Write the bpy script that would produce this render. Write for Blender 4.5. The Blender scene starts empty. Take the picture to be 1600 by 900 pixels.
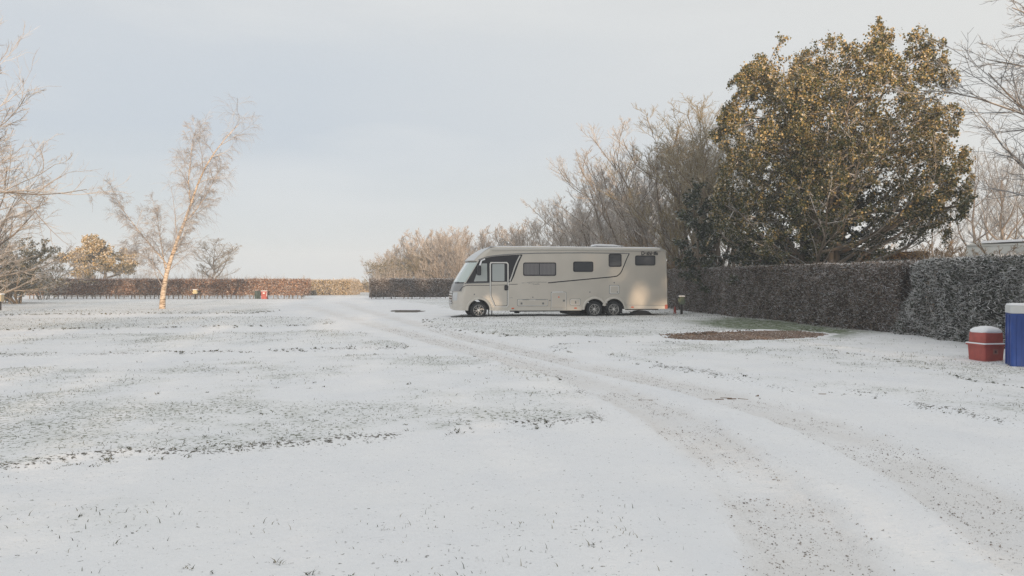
import bpy, math, random
import numpy as np
from mathutils import Vector
from mathutils.geometry import tessellate_polygon
S = bpy.context.scene
COL = S.collection
pi = math.pi

# ------------------------------------------------------------------ camera
FX, HOR, CH = 1200.0, 437.0, 1.6        # focal length in photo pixels, horizon row, eye height
cd = bpy.data.cameras.new('camera'); cam = bpy.data.objects.new('camera', cd); COL.objects.link(cam)
cd.sensor_width = 36.0; cd.lens = 36.0 * FX / 1600.0; cd.clip_start = 0.05; cd.clip_end = 4000
cam.location = (0, 0, CH)
cam.rotation_euler = (pi / 2 - math.atan((450 - HOR) / FX), 0, 0)
S.camera = cam
S.render.resolution_x, S.render.resolution_y = 1024, 576
S.view_settings.view_transform = 'Standard'; S.view_settings.look = 'None'
S.view_settings.exposure = 0.24; S.view_settings.gamma = 1.0
S.cycles.max_bounces = 6; S.cycles.diffuse_bounces = 3; S.cycles.glossy_bounces = 3
S.cycles.volume_bounces = 1; S.cycles.transparent_max_bounces = 8
S.cycles.use_denoising = True; S.cycles.denoising_prefilter = 'NONE'

# ------------------------------------------------------------------ sun and sky
SUN_AZ, SUN_EL = math.radians(12), math.radians(5.2)      # behind the camera, a little to the right
sd = Vector((-math.sin(SUN_AZ) * math.cos(SUN_EL), math.cos(SUN_AZ) * math.cos(SUN_EL), -math.sin(SUN_EL)))
sl = bpy.data.lights.new('sun', 'SUN'); sun = bpy.data.objects.new('sun', sl); COL.objects.link(sun)
sl.energy = 4.3; sl.angle = math.radians(0.6); sl.color = (1.0, 0.74, 0.50)
sun.rotation_euler = sd.to_track_quat('-Z', 'Y').to_euler(); sun.location = (10, -30, 20)

W = bpy.data.worlds.new('World'); S.world = W; W.use_nodes = True
nt = W.node_tree; nt.nodes.clear()
def N(t, kind, **kw):
    n = t.nodes.new(kind)
    for k, v in kw.items():
        if hasattr(n, k): setattr(n, k, v)
    return n
def ramp(t, fac, stops, interp='LINEAR'):
    r = N(t, 'ShaderNodeValToRGB'); e = r.color_ramp.elements; r.color_ramp.interpolation = interp
    while len(e) < len(stops): e.new(0.5)
    for q, (p, c) in zip(e, stops):
        q.position = p; q.color = (*c, 1) if len(c) == 3 else c
    t.links.new(fac, r.inputs[0]); return r.outputs[0]
sky = N(nt, 'ShaderNodeTexSky'); sky.sky_type = 'NISHITA'; sky.sun_disc = False
sky.sun_elevation = SUN_EL; sky.sun_rotation = math.radians(168); sky.air_density = 1.0; sky.dust_density = 2.0
tc = N(nt, 'ShaderNodeTexCoord'); sp = N(nt, 'ShaderNodeSeparateXYZ'); nt.links.new(tc.outputs['Generated'], sp.inputs[0])
# high thin overcast: bluish grey band above the horizon, whiter towards the top
mp = N(nt, 'ShaderNodeMapping'); mp.inputs['Scale'].default_value = (1.1, 1.1, 5.0); nt.links.new(tc.outputs['Generated'], mp.inputs[0])
cn = N(nt, 'ShaderNodeTexNoise'); cn.inputs['Scale'].default_value = 1.7; cn.inputs['Detail'].default_value = 5; cn.inputs['Roughness'].default_value = .5
nt.links.new(mp.outputs[0], cn.inputs['Vector'])
el = N(nt, 'ShaderNodeMath', operation='MULTIPLY_ADD'); nt.links.new(cn.outputs[0], el.inputs[0]); el.inputs[1].default_value = .16
nt.links.new(sp.outputs[2], el.inputs[2])
grad = ramp(nt, el.outputs[0], [(0.0, (.60, .63, .63)), (.10, (.59, .63, .64)), (.17, (.55, .60, .635)), (.25, (.505, .56, .625)), (.36, (.55, .59, .635)), (.47, (.61, .625, .635)), (1.0, (.68, .685, .69))])
xg = N(nt, 'ShaderNodeMapRange'); xg.inputs[1].default_value = -.25; xg.inputs[2].default_value = .5
nt.links.new(sp.outputs[0], xg.inputs[0])
wm = N(nt, 'ShaderNodeMix', data_type='RGBA'); wm.blend_type = 'MIX'
fm = N(nt, 'ShaderNodeMath', operation='MULTIPLY'); nt.links.new(xg.outputs[0], fm.inputs[0]); fm.inputs[1].default_value = .75
nt.links.new(fm.outputs[0], wm.inputs[0]); nt.links.new(grad, wm.inputs[6]); wm.inputs[7].default_value = (.70, .695, .67, 1)
# soft lighter cloud patches
cl = ramp(nt, cn.outputs[0], [(.50, (0, 0, 0)), (.72, (1, 1, 1))])
cm = N(nt, 'ShaderNodeMath', operation='MULTIPLY'); nt.links.new(cl, cm.inputs[0]); cm.inputs[1].default_value = .45
w2 = N(nt, 'ShaderNodeMix', data_type='RGBA'); nt.links.new(cm.outputs[0], w2.inputs[0]); nt.links.new(wm.outputs[2], w2.inputs[6]); w2.inputs[7].default_value = (.68, .70, .71, 1)
sc10 = N(nt, 'ShaderNodeVectorMath', operation='SCALE'); nt.links.new(w2.outputs[2], sc10.inputs[0]); sc10.inputs['Scale'].default_value = 10.0
fin = N(nt, 'ShaderNodeMix', data_type='RGBA'); fin.inputs[0].default_value = .93
nt.links.new(sky.outputs[0], fin.inputs[6]); nt.links.new(sc10.outputs[0], fin.inputs[7])
bg = N(nt, 'ShaderNodeBackground'); bg.inputs[1].default_value = .1; nt.links.new(fin.outputs[2], bg.inputs[0])
wo = N(nt, 'ShaderNodeOutputWorld'); nt.links.new(bg.outputs[0], wo.inputs[0])

# ------------------------------------------------------------------ helpers
def G(px, py):                                   # ground point seen at a photo pixel
    d = FX * CH / (py - HOR); return ((px - 800) / FX * d, d)
def GP(pts): return [G(*p) for p in pts]
def XW(px, d): return (px - 800) / FX * d
def ZW(py, d): return CH + (HOR - py) / FX * d

_tab = np.random.RandomState(7).rand(64, 64)
def vn(x, y):
    x = np.asarray(x, float); y = np.asarray(y, float)
    xi = np.floor(x).astype(int); yi = np.floor(y).astype(int); fx = x - xi; fy = y - yi
    fx = fx * fx * (3 - 2 * fx); fy = fy * fy * (3 - 2 * fy)
    a = _tab[xi % 64, yi % 64]; b = _tab[(xi + 1) % 64, yi % 64]; c = _tab[xi % 64, (yi + 1) % 64]; d = _tab[(xi + 1) % 64, (yi + 1) % 64]
    return (a * (1 - fx) + b * fx) * (1 - fy) + (c * (1 - fx) + d * fx) * fy
def fbm(x, y, o=4):
    s = 0; a = .5
    for k in range(o):
        s = s + a * vn(x * 2 ** k + 11.3 * k, y * 2 ** k + 5.7 * k); a *= .5
    return s / (1 - .5 ** o)

def mat(name, color, rough=.6, metal=0.0, spec=.5, coat=0.0):
    m = bpy.data.materials.new(name); m.use_nodes = True
    b = m.node_tree.nodes['Principled BSDF']
    b.inputs['Base Color'].default_value = (*color, 1); b.inputs['Roughness'].default_value = rough
    b.inputs['Metallic'].default_value = metal; b.inputs['Specular IOR Level'].default_value = spec
    b.inputs['Coat Weight'].default_value = coat
    return m
def varied(m, amount=.12, scale=3.0, bump=0.0, bscale=40.0, tint=None):
    t = m.node_tree; b = t.nodes['Principled BSDF']; base = tuple(b.inputs['Base Color'].default_value)[:3]
    co = N(t, 'ShaderNodeTexCoord'); n = N(t, 'ShaderNodeTexNoise'); n.inputs['Scale'].default_value = scale; n.inputs['Detail'].default_value = 5
    t.links.new(co.outputs['Object'], n.inputs['Vector'])
    lo = tuple(c * (1 - amount) for c in base); hi = tint or tuple(min(1, c * (1 + amount)) for c in base)
    t.links.new(ramp(t, n.outputs[0], [(.3, lo), (.7, hi)]), b.inputs['Base Color'])
    if bump:
        n2 = N(t, 'ShaderNodeTexNoise'); n2.inputs['Scale'].default_value = bscale; n2.inputs['Detail'].default_value = 4; t.links.new(co.outputs['Object'], n2.inputs['Vector'])
        bp = N(t, 'ShaderNodeBump'); bp.inputs['Strength'].default_value = bump; bp.inputs['Distance'].default_value = .02
        t.links.new(n2.outputs[0], bp.inputs['Height']); t.links.new(bp.outputs[0], b.inputs['Normal'])
    return m
def plantmat(name, stops, frost=.4, frostcol=(.72, .75, .78), rough=.7, sheer=0.0, updep=True, lo=.15, hi=.75):
    """random colour per leaf or twig; frost and snow settled on faces that look up"""
    m = bpy.data.materials.new(name); m.use_nodes = True; t = m.node_tree; b = t.nodes['Principled BSDF']
    g = N(t, 'ShaderNodeNewGeometry')
    c = ramp(t, g.outputs['Random Per Island'], stops)
    sx = N(t, 'ShaderNodeSeparateXYZ'); t.links.new(g.outputs['Normal'], sx.inputs[0])
    ab = N(t, 'ShaderNodeMath', operation='ABSOLUTE'); t.links.new(sx.outputs[2], ab.inputs[0])
    mr = N(t, 'ShaderNodeMapRange'); mr.inputs[1].default_value = lo; mr.inputs[2].default_value = hi
    t.links.new(ab.outputs[0] if updep == 'abs' else sx.outputs[2], mr.inputs[0])
    rn = N(t, 'ShaderNodeMath', operation='MULTIPLY_ADD'); t.links.new(g.outputs['Random Per Island'], rn.inputs[0]); rn.inputs[1].default_value = 17.31; rn.inputs[2].default_value = .3
    fr = N(t, 'ShaderNodeMath', operation='FRACT'); t.links.new(rn.outputs[0], fr.inputs[0])
    a = N(t, 'ShaderNodeMath', operation='MULTIPLY'); t.links.new(mr.outputs[0], a.inputs[0]); t.links.new(fr.outputs[0], a.inputs[1])
    f = N(t, 'ShaderNodeMath', operation='MULTIPLY', use_clamp=True); t.links.new(a.outputs[0], f.inputs[0]); f.inputs[1].default_value = frost * 2
    mx = N(t, 'ShaderNodeMix', data_type='RGBA'); t.links.new(f.outputs[0], mx.inputs[0]); t.links.new(c, mx.inputs[6]); mx.inputs[7].default_value = (*frostcol, 1)
    t.links.new(mx.outputs[2], b.inputs['Base Color']); b.inputs['Roughness'].default_value = rough; b.inputs['Specular IOR Level'].default_value = .25
    return m

def link_mesh(name, V, F, material=None, parent=None, smooth=False, attrs=None):
    """V (n,3) array; F list of (k,3)/(k,4) integer arrays, or a plain list of index tuples"""
    me = bpy.data.meshes.new(name)
    if isinstance(F, list) and F and not isinstance(F[0], np.ndarray):
        me.from_pydata([tuple(v) for v in V], [], F)
    else:
        F = F if isinstance(F, list) else [F]
        F = [f for f in F if len(f)]
        V = np.asarray(V, np.float32)
        me.vertices.add(len(V)); me.vertices.foreach_set('co', V.ravel())
        nl = sum(f.size for f in F); nf = sum(len(f) for f in F)
        me.loops.add(nl); me.loops.foreach_set('vertex_index', np.concatenate([f.ravel() for f in F]).astype(np.int32))
        tot = np.concatenate([np.full(len(f), f.shape[1]) for f in F]); st = np.concatenate([[0], np.cumsum(tot)[:-1]])
        me.polygons.add(nf); me.polygons.foreach_set('loop_start', st.astype(np.int32))
        me.update(calc_edges=True)
    if attrs:
        for k, a in attrs.items():
            at = me.attributes.new(k, 'FLOAT', 'POINT'); at.data.foreach_set('value', np.asarray(a, np.float32))
    if smooth: me.polygons.foreach_set('use_smooth', np.ones(len(me.polygons), bool))
    me.update()
    o = bpy.data.objects.new(name, me); COL.objects.link(o)
    if material:
        for mm in (material if isinstance(material, (list, tuple)) else [material]): me.materials.append(mm)
    if parent: o.parent = parent
    return o
def thing(name, label, cat, loc=(0, 0, 0), rz=0.0, group=None):
    o = bpy.data.objects.new(name, None); COL.objects.link(o); o.location = loc; o.rotation_euler = (0, 0, rz); o.empty_display_size = .3
    return tag(o, label, cat, group)
def tag(o, label, cat, group=None):
    o['label'] = label; o['category'] = cat
    if group: o['group'] = group
    return o
def copy_thing(o, loc, rz=0.0, scale=(1, 1, 1), label=None, group=None):
    c = o.copy(); COL.objects.link(c); c.location = loc; c.rotation_euler = (0, 0, rz); c.scale = scale
    if label: c['label'] = label
    if group: c['group'] = group
    for ch in o.children:
        k = ch.copy(); COL.objects.link(k); k.parent = c
        for g2 in ch.children:
            q = g2.copy(); COL.objects.link(q); q.parent = k
    return c

class B:                                   # small mesh collector
    def __init__(s): s.v = []; s.f = []
    def add(s, v, f):
        n = len(s.v); s.v += [tuple(map(float, p)) for p in v]; s.f += [tuple(i + n for i in q) for q in f]; return s
    def box(s, x0, y0, z0, x1, y1, z1):
        v = [(x, y, z) for x in (x0, x1) for y in (y0, y1) for z in (z0, z1)]
        return s.add(v, [(0, 1, 3, 2), (4, 6, 7, 5), (0, 4, 5, 1), (2, 3, 7, 6), (0, 2, 6, 4), (1, 5, 7, 3)])
    def prism(s, poly, y0, y1):            # poly in x-z, extruded from y0 (front) to y1
        n = len(poly); v = [(p[0], y0, p[1]) for p in poly] + [(p[0], y1, p[1]) for p in poly]
        tr = tessellate_polygon([[Vector((p[0], p[1], 0)) for p in poly]])
        f = [tuple(t) for t in tr] + [tuple(i + n for i in t) for t in tr]
        f += [(i, (i + 1) % n, (i + 1) % n + n, i + n) for i in range(n)]
        return s.add(v, f)
    def lathe(s, prof, n=24, c=(0, 0, 0), axis='z', cap=True):
        v = []
        for r, h in prof:
            for i in range(n):
                a = 2 * pi * i / n
                if axis == 'z': v.append((c[0] + r * math.cos(a), c[1] + r * math.sin(a), c[2] + h))
                else: v.append((c[0] + r * math.cos(a), c[1] + h, c[2] + r * math.sin(a)))
        f = [(k * n + i, k * n + (i + 1) % n, (k + 1) * n + (i + 1) % n, (k + 1) * n + i) for k in range(len(prof) - 1) for i in range(n)]
        if cap: f += [tuple(range(n - 1, -1, -1)), tuple((len(prof) - 1) * n + i for i in range(n))]
        return s.add(v, f)
    def bar(s, a, b, r, n=6):
        a = Vector(a); b = Vector(b); d = (b - a).normalized(); u = d.orthogonal().normalized(); w = d.cross(u)
        v = [p + (u * math.cos(2 * pi * i / n) + w * math.sin(2 * pi * i / n)) * r for p in (a, b) for i in range(n)]
        return s.add(v, [(i, (i + 1) % n, (i + 1) % n + n, i + n) for i in range(n)] + [tuple(range(n)), tuple(range(2 * n - 1, n - 1, -1))])
    def build(s, name, m, parent=None, smooth=False, bevel=0):
        o = link_mesh(name, s.v, s.f, m, parent, smooth)
        if bevel:
            md = o.modifiers.new('bevel', 'BEVEL'); md.width = bevel; md.segments = 2; md.limit_method = 'ANGLE'; md.angle_limit = .6
        return o

# ------------------------------------------------------------------ materials
snow_m = varied(mat('snow', (.80, .81, .83), .75), .03, 6, .25, 60)
white_m = varied(mat('settled_snow', (.86, .87, .89), .8), .03, 20, .3, 90)
# ------------------------------------------------------------------ ground regions (outlines measured on the ground plane)
A_ = GP([(-500, 592), (0, 580), (200, 570), (400, 562), (600, 557), (740, 560), (820, 578), (880, 600), (925, 630), (944, 652), (935, 660), (800, 668), (680, 678), (500, 692), (300, 710), (100, 724), (0, 735), (-500, 775)])
B_ = GP([(-500, 800), (0, 772), (250, 780), (500, 787), (700, 790), (900, 780), (1045, 774), (1100, 800), (1150, 850), (1180, 900), (1230, 1100)]) + [(1.6, .6), (1.7, -8), (-9, -8)]
I3 = GP([(-500, 536), (0, 526), (430, 520), (520, 516), (580, 525), (637, 541), (630, 545), (400, 550), (0, 557), (-500, 564)])
I2 = GP([(-500, 503), (0, 499), (400, 496), (490, 498), (517, 504), (510, 509), (300, 513), (0, 517), (-500, 521)])
I1 = GP([(-600, 469), (440, 468), (425, 476), (432, 485), (400, 490), (0, 493), (-600, 497)])
R1 = GP([(622, 469), (700, 481), (742, 489), (690, 497), (663, 503), (680, 512), (740, 520), (800, 526), (900, 527), (1040, 526), (1100, 523), (1200, 517), (1290, 516), (1330, 524), (1460, 524), (1400, 505), (1060, 468), (720, 466)])
R2 = GP([(866, 541), (900, 537), (1040, 535), (1130, 536), (1280, 531), (1400, 524), (1700, 524), (2300, 600), (2300, 780), (1600, 668), (1450, 640), (1350, 617), (1250, 612), (1180, 600), (1100, 585), (1000, 568), (930, 556), (880, 547)])
PATCH = GP([(1033, 526), (1062, 530), (1130, 532.5), (1200, 531), (1270, 527), (1292, 522), (1240, 517), (1180, 518), (1100, 522)])
GREEN = GP([(1060, 505), (1150, 498), (1260, 506), (1370, 520), (1300, 527), (1180, 521)])
BAREP = GP([(608, 485.5), (625, 484.5), (655, 485.2), (664, 486.5), (650, 487.8), (620, 487.6)])
T1c = GP([(470, 474), (500, 484), (570, 503), (660, 527), (760, 553), (860, 581), (950, 609), (1035, 643), (1115, 693), (1190, 753), (1245, 820), (1290, 900), (1330, 1060)]) + [(1.4, 1.0), (1.3, -6)]
T2c = GP([(530, 472), (560, 482), (640, 503), (740, 530), (850, 556), (950, 579), (1100, 611), (1200, 638), (1300, 671), (1400, 715), (1500, 768), (1600, 832), (1700, 905), (1850, 1060)]) + [(2.9, 1.0), (3.2, -6)]
def seg_dist(x, y, P, closed=True):
    d = np.full(x.shape, 1e9); n = len(P)
    for i in range(n if closed else n - 1):
        ax, ay = P[i]; bx, by = P[(i + 1) % n]
        dx, dy = bx - ax, by - ay; L = dx * dx + dy * dy + 1e-12
        t = np.clip(((x - ax) * dx + (y - ay) * dy) / L, 0, 1)
        d = np.minimum(d, np.hypot(x - ax - t * dx, y - ay - t * dy))
    return d
def sdf(x, y, P):                                # positive inside
    ins = np.zeros(x.shape, bool); n = len(P)
    for i in range(n):
        ax, ay = P[i]; bx, by = P[(i + 1) % n]
        if ay == by: continue
        c = ((ay > y) != (by > y)) & (x < (bx - ax) * (y - ay) / (by - ay) + ax); ins ^= c
    d = seg_dist(x, y, P); return np.where(ins, d, -d)
def warp(x, y):
    k = .10 + .006 * np.clip(y, 0, 60)
    return x + (fbm(x * 1.1, y * 1.1, 3) - .5) * k * 4, y + (fbm(x * 1.1 + 30, y * 1.1 + 9, 3) - .5) * k * 3
def fields(x, y):
    xw, yw = warp(x, y)
    g = np.full(x.shape, -9.0)
    for P in (A_, I3, I2, I1, R1, R2): g = np.maximum(g, sdf(xw, yw, P))
    g = np.maximum(g, sdf(xw, yw, B_) * .2)
    far = np.where((y > 72), (y - 72), -9.0); g = np.maximum(g, far)
    left = np.where(x < -45, -45 - x, -9.0); g = np.maximum(g, left)
    right = np.where(x > 13, x - 13, -9.0); g = np.maximum(g, right)
    tr = np.minimum(seg_dist(x, y, T1c, False), seg_dist(x, y, T2c, False))
    patch = sdf(x + (xw - x) * .3, y + (yw - y) * .3, PATCH); green = sdf(xw, yw, GREEN); bare = sdf(x, y, BAREP)
    return g, tr, patch, green, bare
def smooth(a, lo, hi):
    t = np.clip((a - lo) / (hi - lo), 0, 1); return t * t * (3 - 2 * t)
def height(x, y, f=None):
    g, tr, patch, green, bare = f if f is not None else fields(x, y)
    h = .045 * smooth(g, -.08, .06)
    h = h + (fbm(x * .35, y * .35, 2) - .5) * .07 * smooth(g, -.3, .5) + (fbm(x * 2.3, y * 2.3, 3) - .5) * .034 * smooth(g, 0, .3)
    h = h - .030 * smooth(.40 - tr, 0, .07) + .022 * np.exp(-((tr - .47) / .05) ** 2) - .012 * np.exp(-((tr - .33) / .035) ** 2) - .010 * np.exp(-((tr - .12) / .04) ** 2)
    h = h + (fbm(x * 9, y * 9, 2) - .5) * .016 * smooth(.42 - tr, 0, .1) + (fbm(x * 5, y * 5, 3) - .5) * .010 + (fbm(x * 1.9 + 4, y * 2.2, 3) - .5) * .022
    hill = smooth(y, 120, 300) * smooth(x - y * .12, -10, 40) * 11.0
    return h + hill
def axis(dense0, dense1, step, lo, hi, growth):
    a = list(np.arange(dense0, dense1, step)); s = step; v = a[-1]
    while v < hi: s *= growth; v += s; a.append(min(v, hi))
    s = step; v = a[0]; b = []
    while v > lo: s *= growth; v -= s; b.append(max(v, lo))
    return np.array(b[::-1] + a)
gx = axis(-7, 9, .11, -480, 480, 1.08)
gy = axis(2.8, 12, .065, -480, 480, 1.03)
X, Y = np.meshgrid(gx, gy, indexing='ij')
fl = fields(X.ravel(), Y.ravel()); x_, y_ = X.ravel(), Y.ravel()
Z = height(x_, y_, fl); Vg = np.stack([x_, y_, Z], 1)
nx, ny = len(gx), len(gy)
ii = (np.arange(nx - 1)[:, None] * ny + np.arange(ny - 1)[None]).ravel()
quads = np.stack([ii, ii + ny, ii + ny + 1, ii + 1], 1)
fg = fl[0][quads].mean(1); fp = fl[2][quads].mean(1)
# how much of the turf shows: patchy thin snow
def thin(x, y):
    n1 = fbm(x * .45 + 3, y * .45, 4); n2 = fbm(x * 1.6, y * 1.6 + 7, 3)
    t = smooth(n1 * .65 + n2 * .35, .40, .66)
    near = smooth(y, 7.5, 5.5)              # the closest turf carries the thickest snow
    far = smooth(y, 14, 30)
    return t * (1 - .45 * near) * (1 - far) + far * (.62 + .38 * t)
edge_attr = np.exp(-((fl[0] - .03) / .09) ** 2)
attrs = {'grass': smooth(fl[0], -.02, .12) * thin(x_, y_), 'edge': edge_attr * smooth(fbm(x_ * 1.3, y_ * 1.3 + 40, 2), .3, .6) * np.maximum(smooth(y_, 5.95, 6.3), 0),
         'track': smooth(.44 - fl[1], 0, .12) * smooth(fbm(x_ * .8 + 9, y_ * .8, 2), .1, .5), 'patch': smooth(fl[2], -.12, .26),
         'green': smooth(fl[3], -.8, 1.0), 'bare': smooth(fl[4], -.12, .08)}
def ground_mat(name, patch=False):
    m = bpy.data.materials.new(name); m.use_nodes = True; t = m.node_tree; b = t.nodes['Principled BSDF']
    L = t.links.new
    co = N(t, 'ShaderNodeTexCoord')
    def at(k):
        a = N(t, 'ShaderNodeAttribute'); a.attribute_name = k; return a.outputs['Fac']
    def noise(s, d=4, sc=(1, 1, 1), r=.55):
        mpp = N(t, 'ShaderNodeMapping'); mpp.inputs['Scale'].default_value = sc; L(co.outputs['Object'], mpp.inputs[0])
        n = N(t, 'ShaderNodeTexNoise'); n.inputs['Scale'].default_value = s; n.inputs['Detail'].default_value = d; n.inputs['Roughness'].default_value = r
        L(mpp.outputs[0], n.inputs['Vector']); return n.outputs[0]
    def m2(op, a, c, clamp=False):
        q = N(t, 'ShaderNodeMath', operation=op, use_clamp=clamp)
        for i, v in enumerate((a, c)):
            if isinstance(v, (int, float)): q.inputs[i].default_value = v
            else: L(v, q.inputs[i])
        return q.outputs[0]
    def mr(v, a, c):
        q = N(t, 'ShaderNodeMapRange'); q.inputs[1].default_value = a; q.inputs[2].default_value = c; L(v, q.inputs[0]); return q.outputs[0]
    def mix(f, a, c):
        q = N(t, 'ShaderNodeMix', data_type='RGBA'); L(f, q.inputs[0])
        for i, v in ((6, a), (7, c)):
            if isinstance(v, tuple): q.inputs[i].default_value = (*v, 1)
            else: L(v, q.inputs[i])
        return q.outputs[2]
    snow = ramp(t, noise(.7, 5), [(.3, (.84, .86, .89)), (.7, (.905, .915, .925))])
    if patch:
        gr = ramp(t, noise(38, 3, r=.7), [(.3, (.10, .055, .03)), (.5, (.22, .13, .075)), (.72, (.34, .24, .17))])
        f = mr(m2('ADD', m2('MULTIPLY', at('patch'), 1.3), m2('MULTIPLY', noise(7, 6, r=.7), -1.0)), .0, .14)
        c = mix(f, snow, gr)
        L(c, b.inputs['Base Color'])
    else:
        grassc = ramp(t, noise(23, 3), [(.3, (.045, .06, .03)), (.55, (.10, .115, .05)), (.75, (.17, .16, .08))])
        speck = noise(21, 6, (1, .8, 1), .72)
        thr = m2('SUBTRACT', speck, m2('MULTIPLY', at('grass'), .125))       # less snow -> lower threshold
        fgm = mr(thr, .345, .30)
        soft = m2('MULTIPLY', at('grass'), mr(noise(3.0, 5), .35, .75))
        c = mix(m2('MULTIPLY', soft, .46), snow, (.50, .53, .47))
        c = mix(m2('MULTIPLY', fgm, .85), c, grassc)
        gsp = noise(85, 4, r=.62)
        ft = m2('MULTIPLY', mr(m2('SUBTRACT', gsp, m2('MULTIPLY', at('track'), .115)), .285, .25), .8)
        c = mix(ft, c, ramp(t, noise(19, 2), [(.3, (.16, .12, .09)), (.7, (.36, .31, .26))]))
        c = mix(m2('MULTIPLY', at('track'), mr(noise(1.7, 5), .15, .6)), c, (.80, .795, .79))
        ed = mr(m2('SUBTRACT', noise(24, 5, (1, 1.2, 1), .65), m2('MULTIPLY', at('edge'), .15)), .36, .30)
        c = mix(m2('MULTIPLY', ed, .9), c, (.055, .045, .025))
        c = mix(m2('MULTIPLY', at('green'), mr(noise(6, 6, r=.7), .26, .52)), c, (.13, .17, .09))
        c = mix(mr(m2('SUBTRACT', at('bare'), m2('MULTIPLY', noise(12, 3), .5)), .0, .2), c, (.10, .085, .07))
        L(c, b.inputs['Base Color'])
    b.inputs['Roughness'].default_value = .8; b.inputs['Specular IOR Level'].default_value = .3
    hh = m2('ADD', m2('MULTIPLY', noise(3.4, 6), .07), m2('MULTIPLY', noise(38, 5, r=.6), .014))
    hh = m2('ADD', hh, m2('MULTIPLY', m2('MULTIPLY', noise(16, 5, r=.7), at('grass')), .018))
    hh = m2('ADD', hh, m2('MULTIPLY', m2('MULTIPLY', noise(30, 4, r=.7), at('track')), .012))
    bp = N(t, 'ShaderNodeBump'); bp.inputs['Strength'].default_value = .8; bp.inputs['Distance'].default_value = 1.0
    L(hh, bp.inputs['Height']); L(bp.outputs[0], b.inputs['Normal'])
    return m
gm = ground_mat('snowy_ground'); pm_ = ground_mat('wet_gravel', True)
def sub_sheet(name, sel, m):
    q = quads[sel]; used = np.unique(q); remap = np.zeros(len(Vg), int); remap[used] = np.arange(len(used))
    o = link_mesh(name, Vg[used], remap[q], m, None, True, {k: a[used] for k, a in attrs.items()}); o['kind'] = 'structure'; return o
is_patch = fp > -.3
is_road = (fg < 0) & ~is_patch
sub_sheet('ground', ~is_road & ~is_patch, gm); sub_sheet('road', is_road, gm); sub_sheet('gravel_patch', is_patch, pm_)
def gz(x, y):
    r = height(np.atleast_1d(np.asarray(x, float)), np.atleast_1d(np.asarray(y, float))); return r if np.ndim(x) else float(r[0])

# ------------------------------------------------------------------ grass blades, tufts and stones poking through the snow
rg = np.random.RandomState(21)
def unit(v): return v / (np.linalg.norm(v, axis=-1, keepdims=True) + 1e-9)
def blades(P, h, w, lean, rg):
    n = len(P); a = rg.rand(n) * 2 * pi; side = np.stack([np.cos(a), np.sin(a), 0 * a], 1) * w[:, None]
    b = rg.rand(n) * 2 * pi; ln = np.stack([np.cos(b), np.sin(b), 0 * b], 1) * (h * lean)[:, None]
    up = np.array([0, 0, 1.0])
    V = np.stack([P - side, P + side, P + side * .7 + up * h[:, None] * .6 + ln * .35, P - side * .7 + up * h[:, None] * .6 + ln * .35, P + up * h[:, None] * .95 + ln], 1).reshape(-1, 3)
    o = np.arange(n)[:, None] * 5
    return V, [o + np.array([[0, 1, 2, 3]]), o + np.array([[3, 2, 4]])]
def blobs(P, r, squash, rg):
    base = np.array([(1, 0, 0), (-1, 0, 0), (0, 1, 0), (0, -1, 0), (0, 0, 1), (0, 0, -1)], float)
    fc = np.array([(0, 2, 4), (2, 1, 4), (1, 3, 4), (3, 0, 4), (2, 0, 5), (1, 2, 5), (3, 1, 5), (0, 3, 5)])
    n = len(P); j = base[None] * (1 + .5 * (rg.rand(n, 6, 1) - .5)) + (rg.rand(n, 6, 3) - .5) * .4
    j[:, :, 2] *= squash; V = (P[:, None] + j * r[:, None, None]).reshape(-1, 3)
    return V, [(np.arange(n)[:, None, None] * 6 + fc[None]).reshape(-1, 3)]
def join(parts):
    Vs, Fs, o = [], {}, 0
    for V, F in parts:
        for f in (F if isinstance(F, list) else [F]): Fs.setdefault(f.shape[1], []).append(f + o)
        Vs.append(V); o += len(V)
    return np.concatenate(Vs), [np.concatenate(v) for v in Fs.values()]
grass_m = plantmat('winter_grass', [(0, (.035, .04, .018)), (.5, (.08, .085, .04)), (.8, (.17, .15, .08)), (1, (.32, .29, .2))], .12)
pts = []
def scatter(n, x0, x1, y0, y1):
    # even per perspective area: more candidates near the camera
    u = rg.rand(n); y = y0 * (y1 / y0) ** u; x = x0 + (x1 - x0) * rg.rand(n)
    keep = np.abs(x) < y * .75 + 1.5; return x[keep], y[keep]
x, y = scatter(260000, -26, 26, 3.2, 40)
f = fields(x, y); th = np.maximum(thin(x, y), .5 * smooth(y, 7, 5.5))
clump = smooth(fbm(x * 3.1 + 5, y * 3.1, 3), .42, .68)
pr = smooth(f[0], 0, .15) * th * (.15 + .85 * clump) * np.clip(y / 12, .7, 1) * .75
k = rg.rand(len(x)) < pr; x, y = x[k], y[k]
P = np.stack([x, y, gz(x, y) - .008], 1)
hh = (.018 + .03 * rg.rand(len(x)) ** 2) * (1 + y * .012)
V1, F1 = blades(P, hh, .0019 + y * .00022, .7, rg)
o = link_mesh('grass', V1, F1, grass_m); o['kind'] = 'stuff'; tag(o, 'thin frosted grass blades poking through the snow', 'grass')
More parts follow.
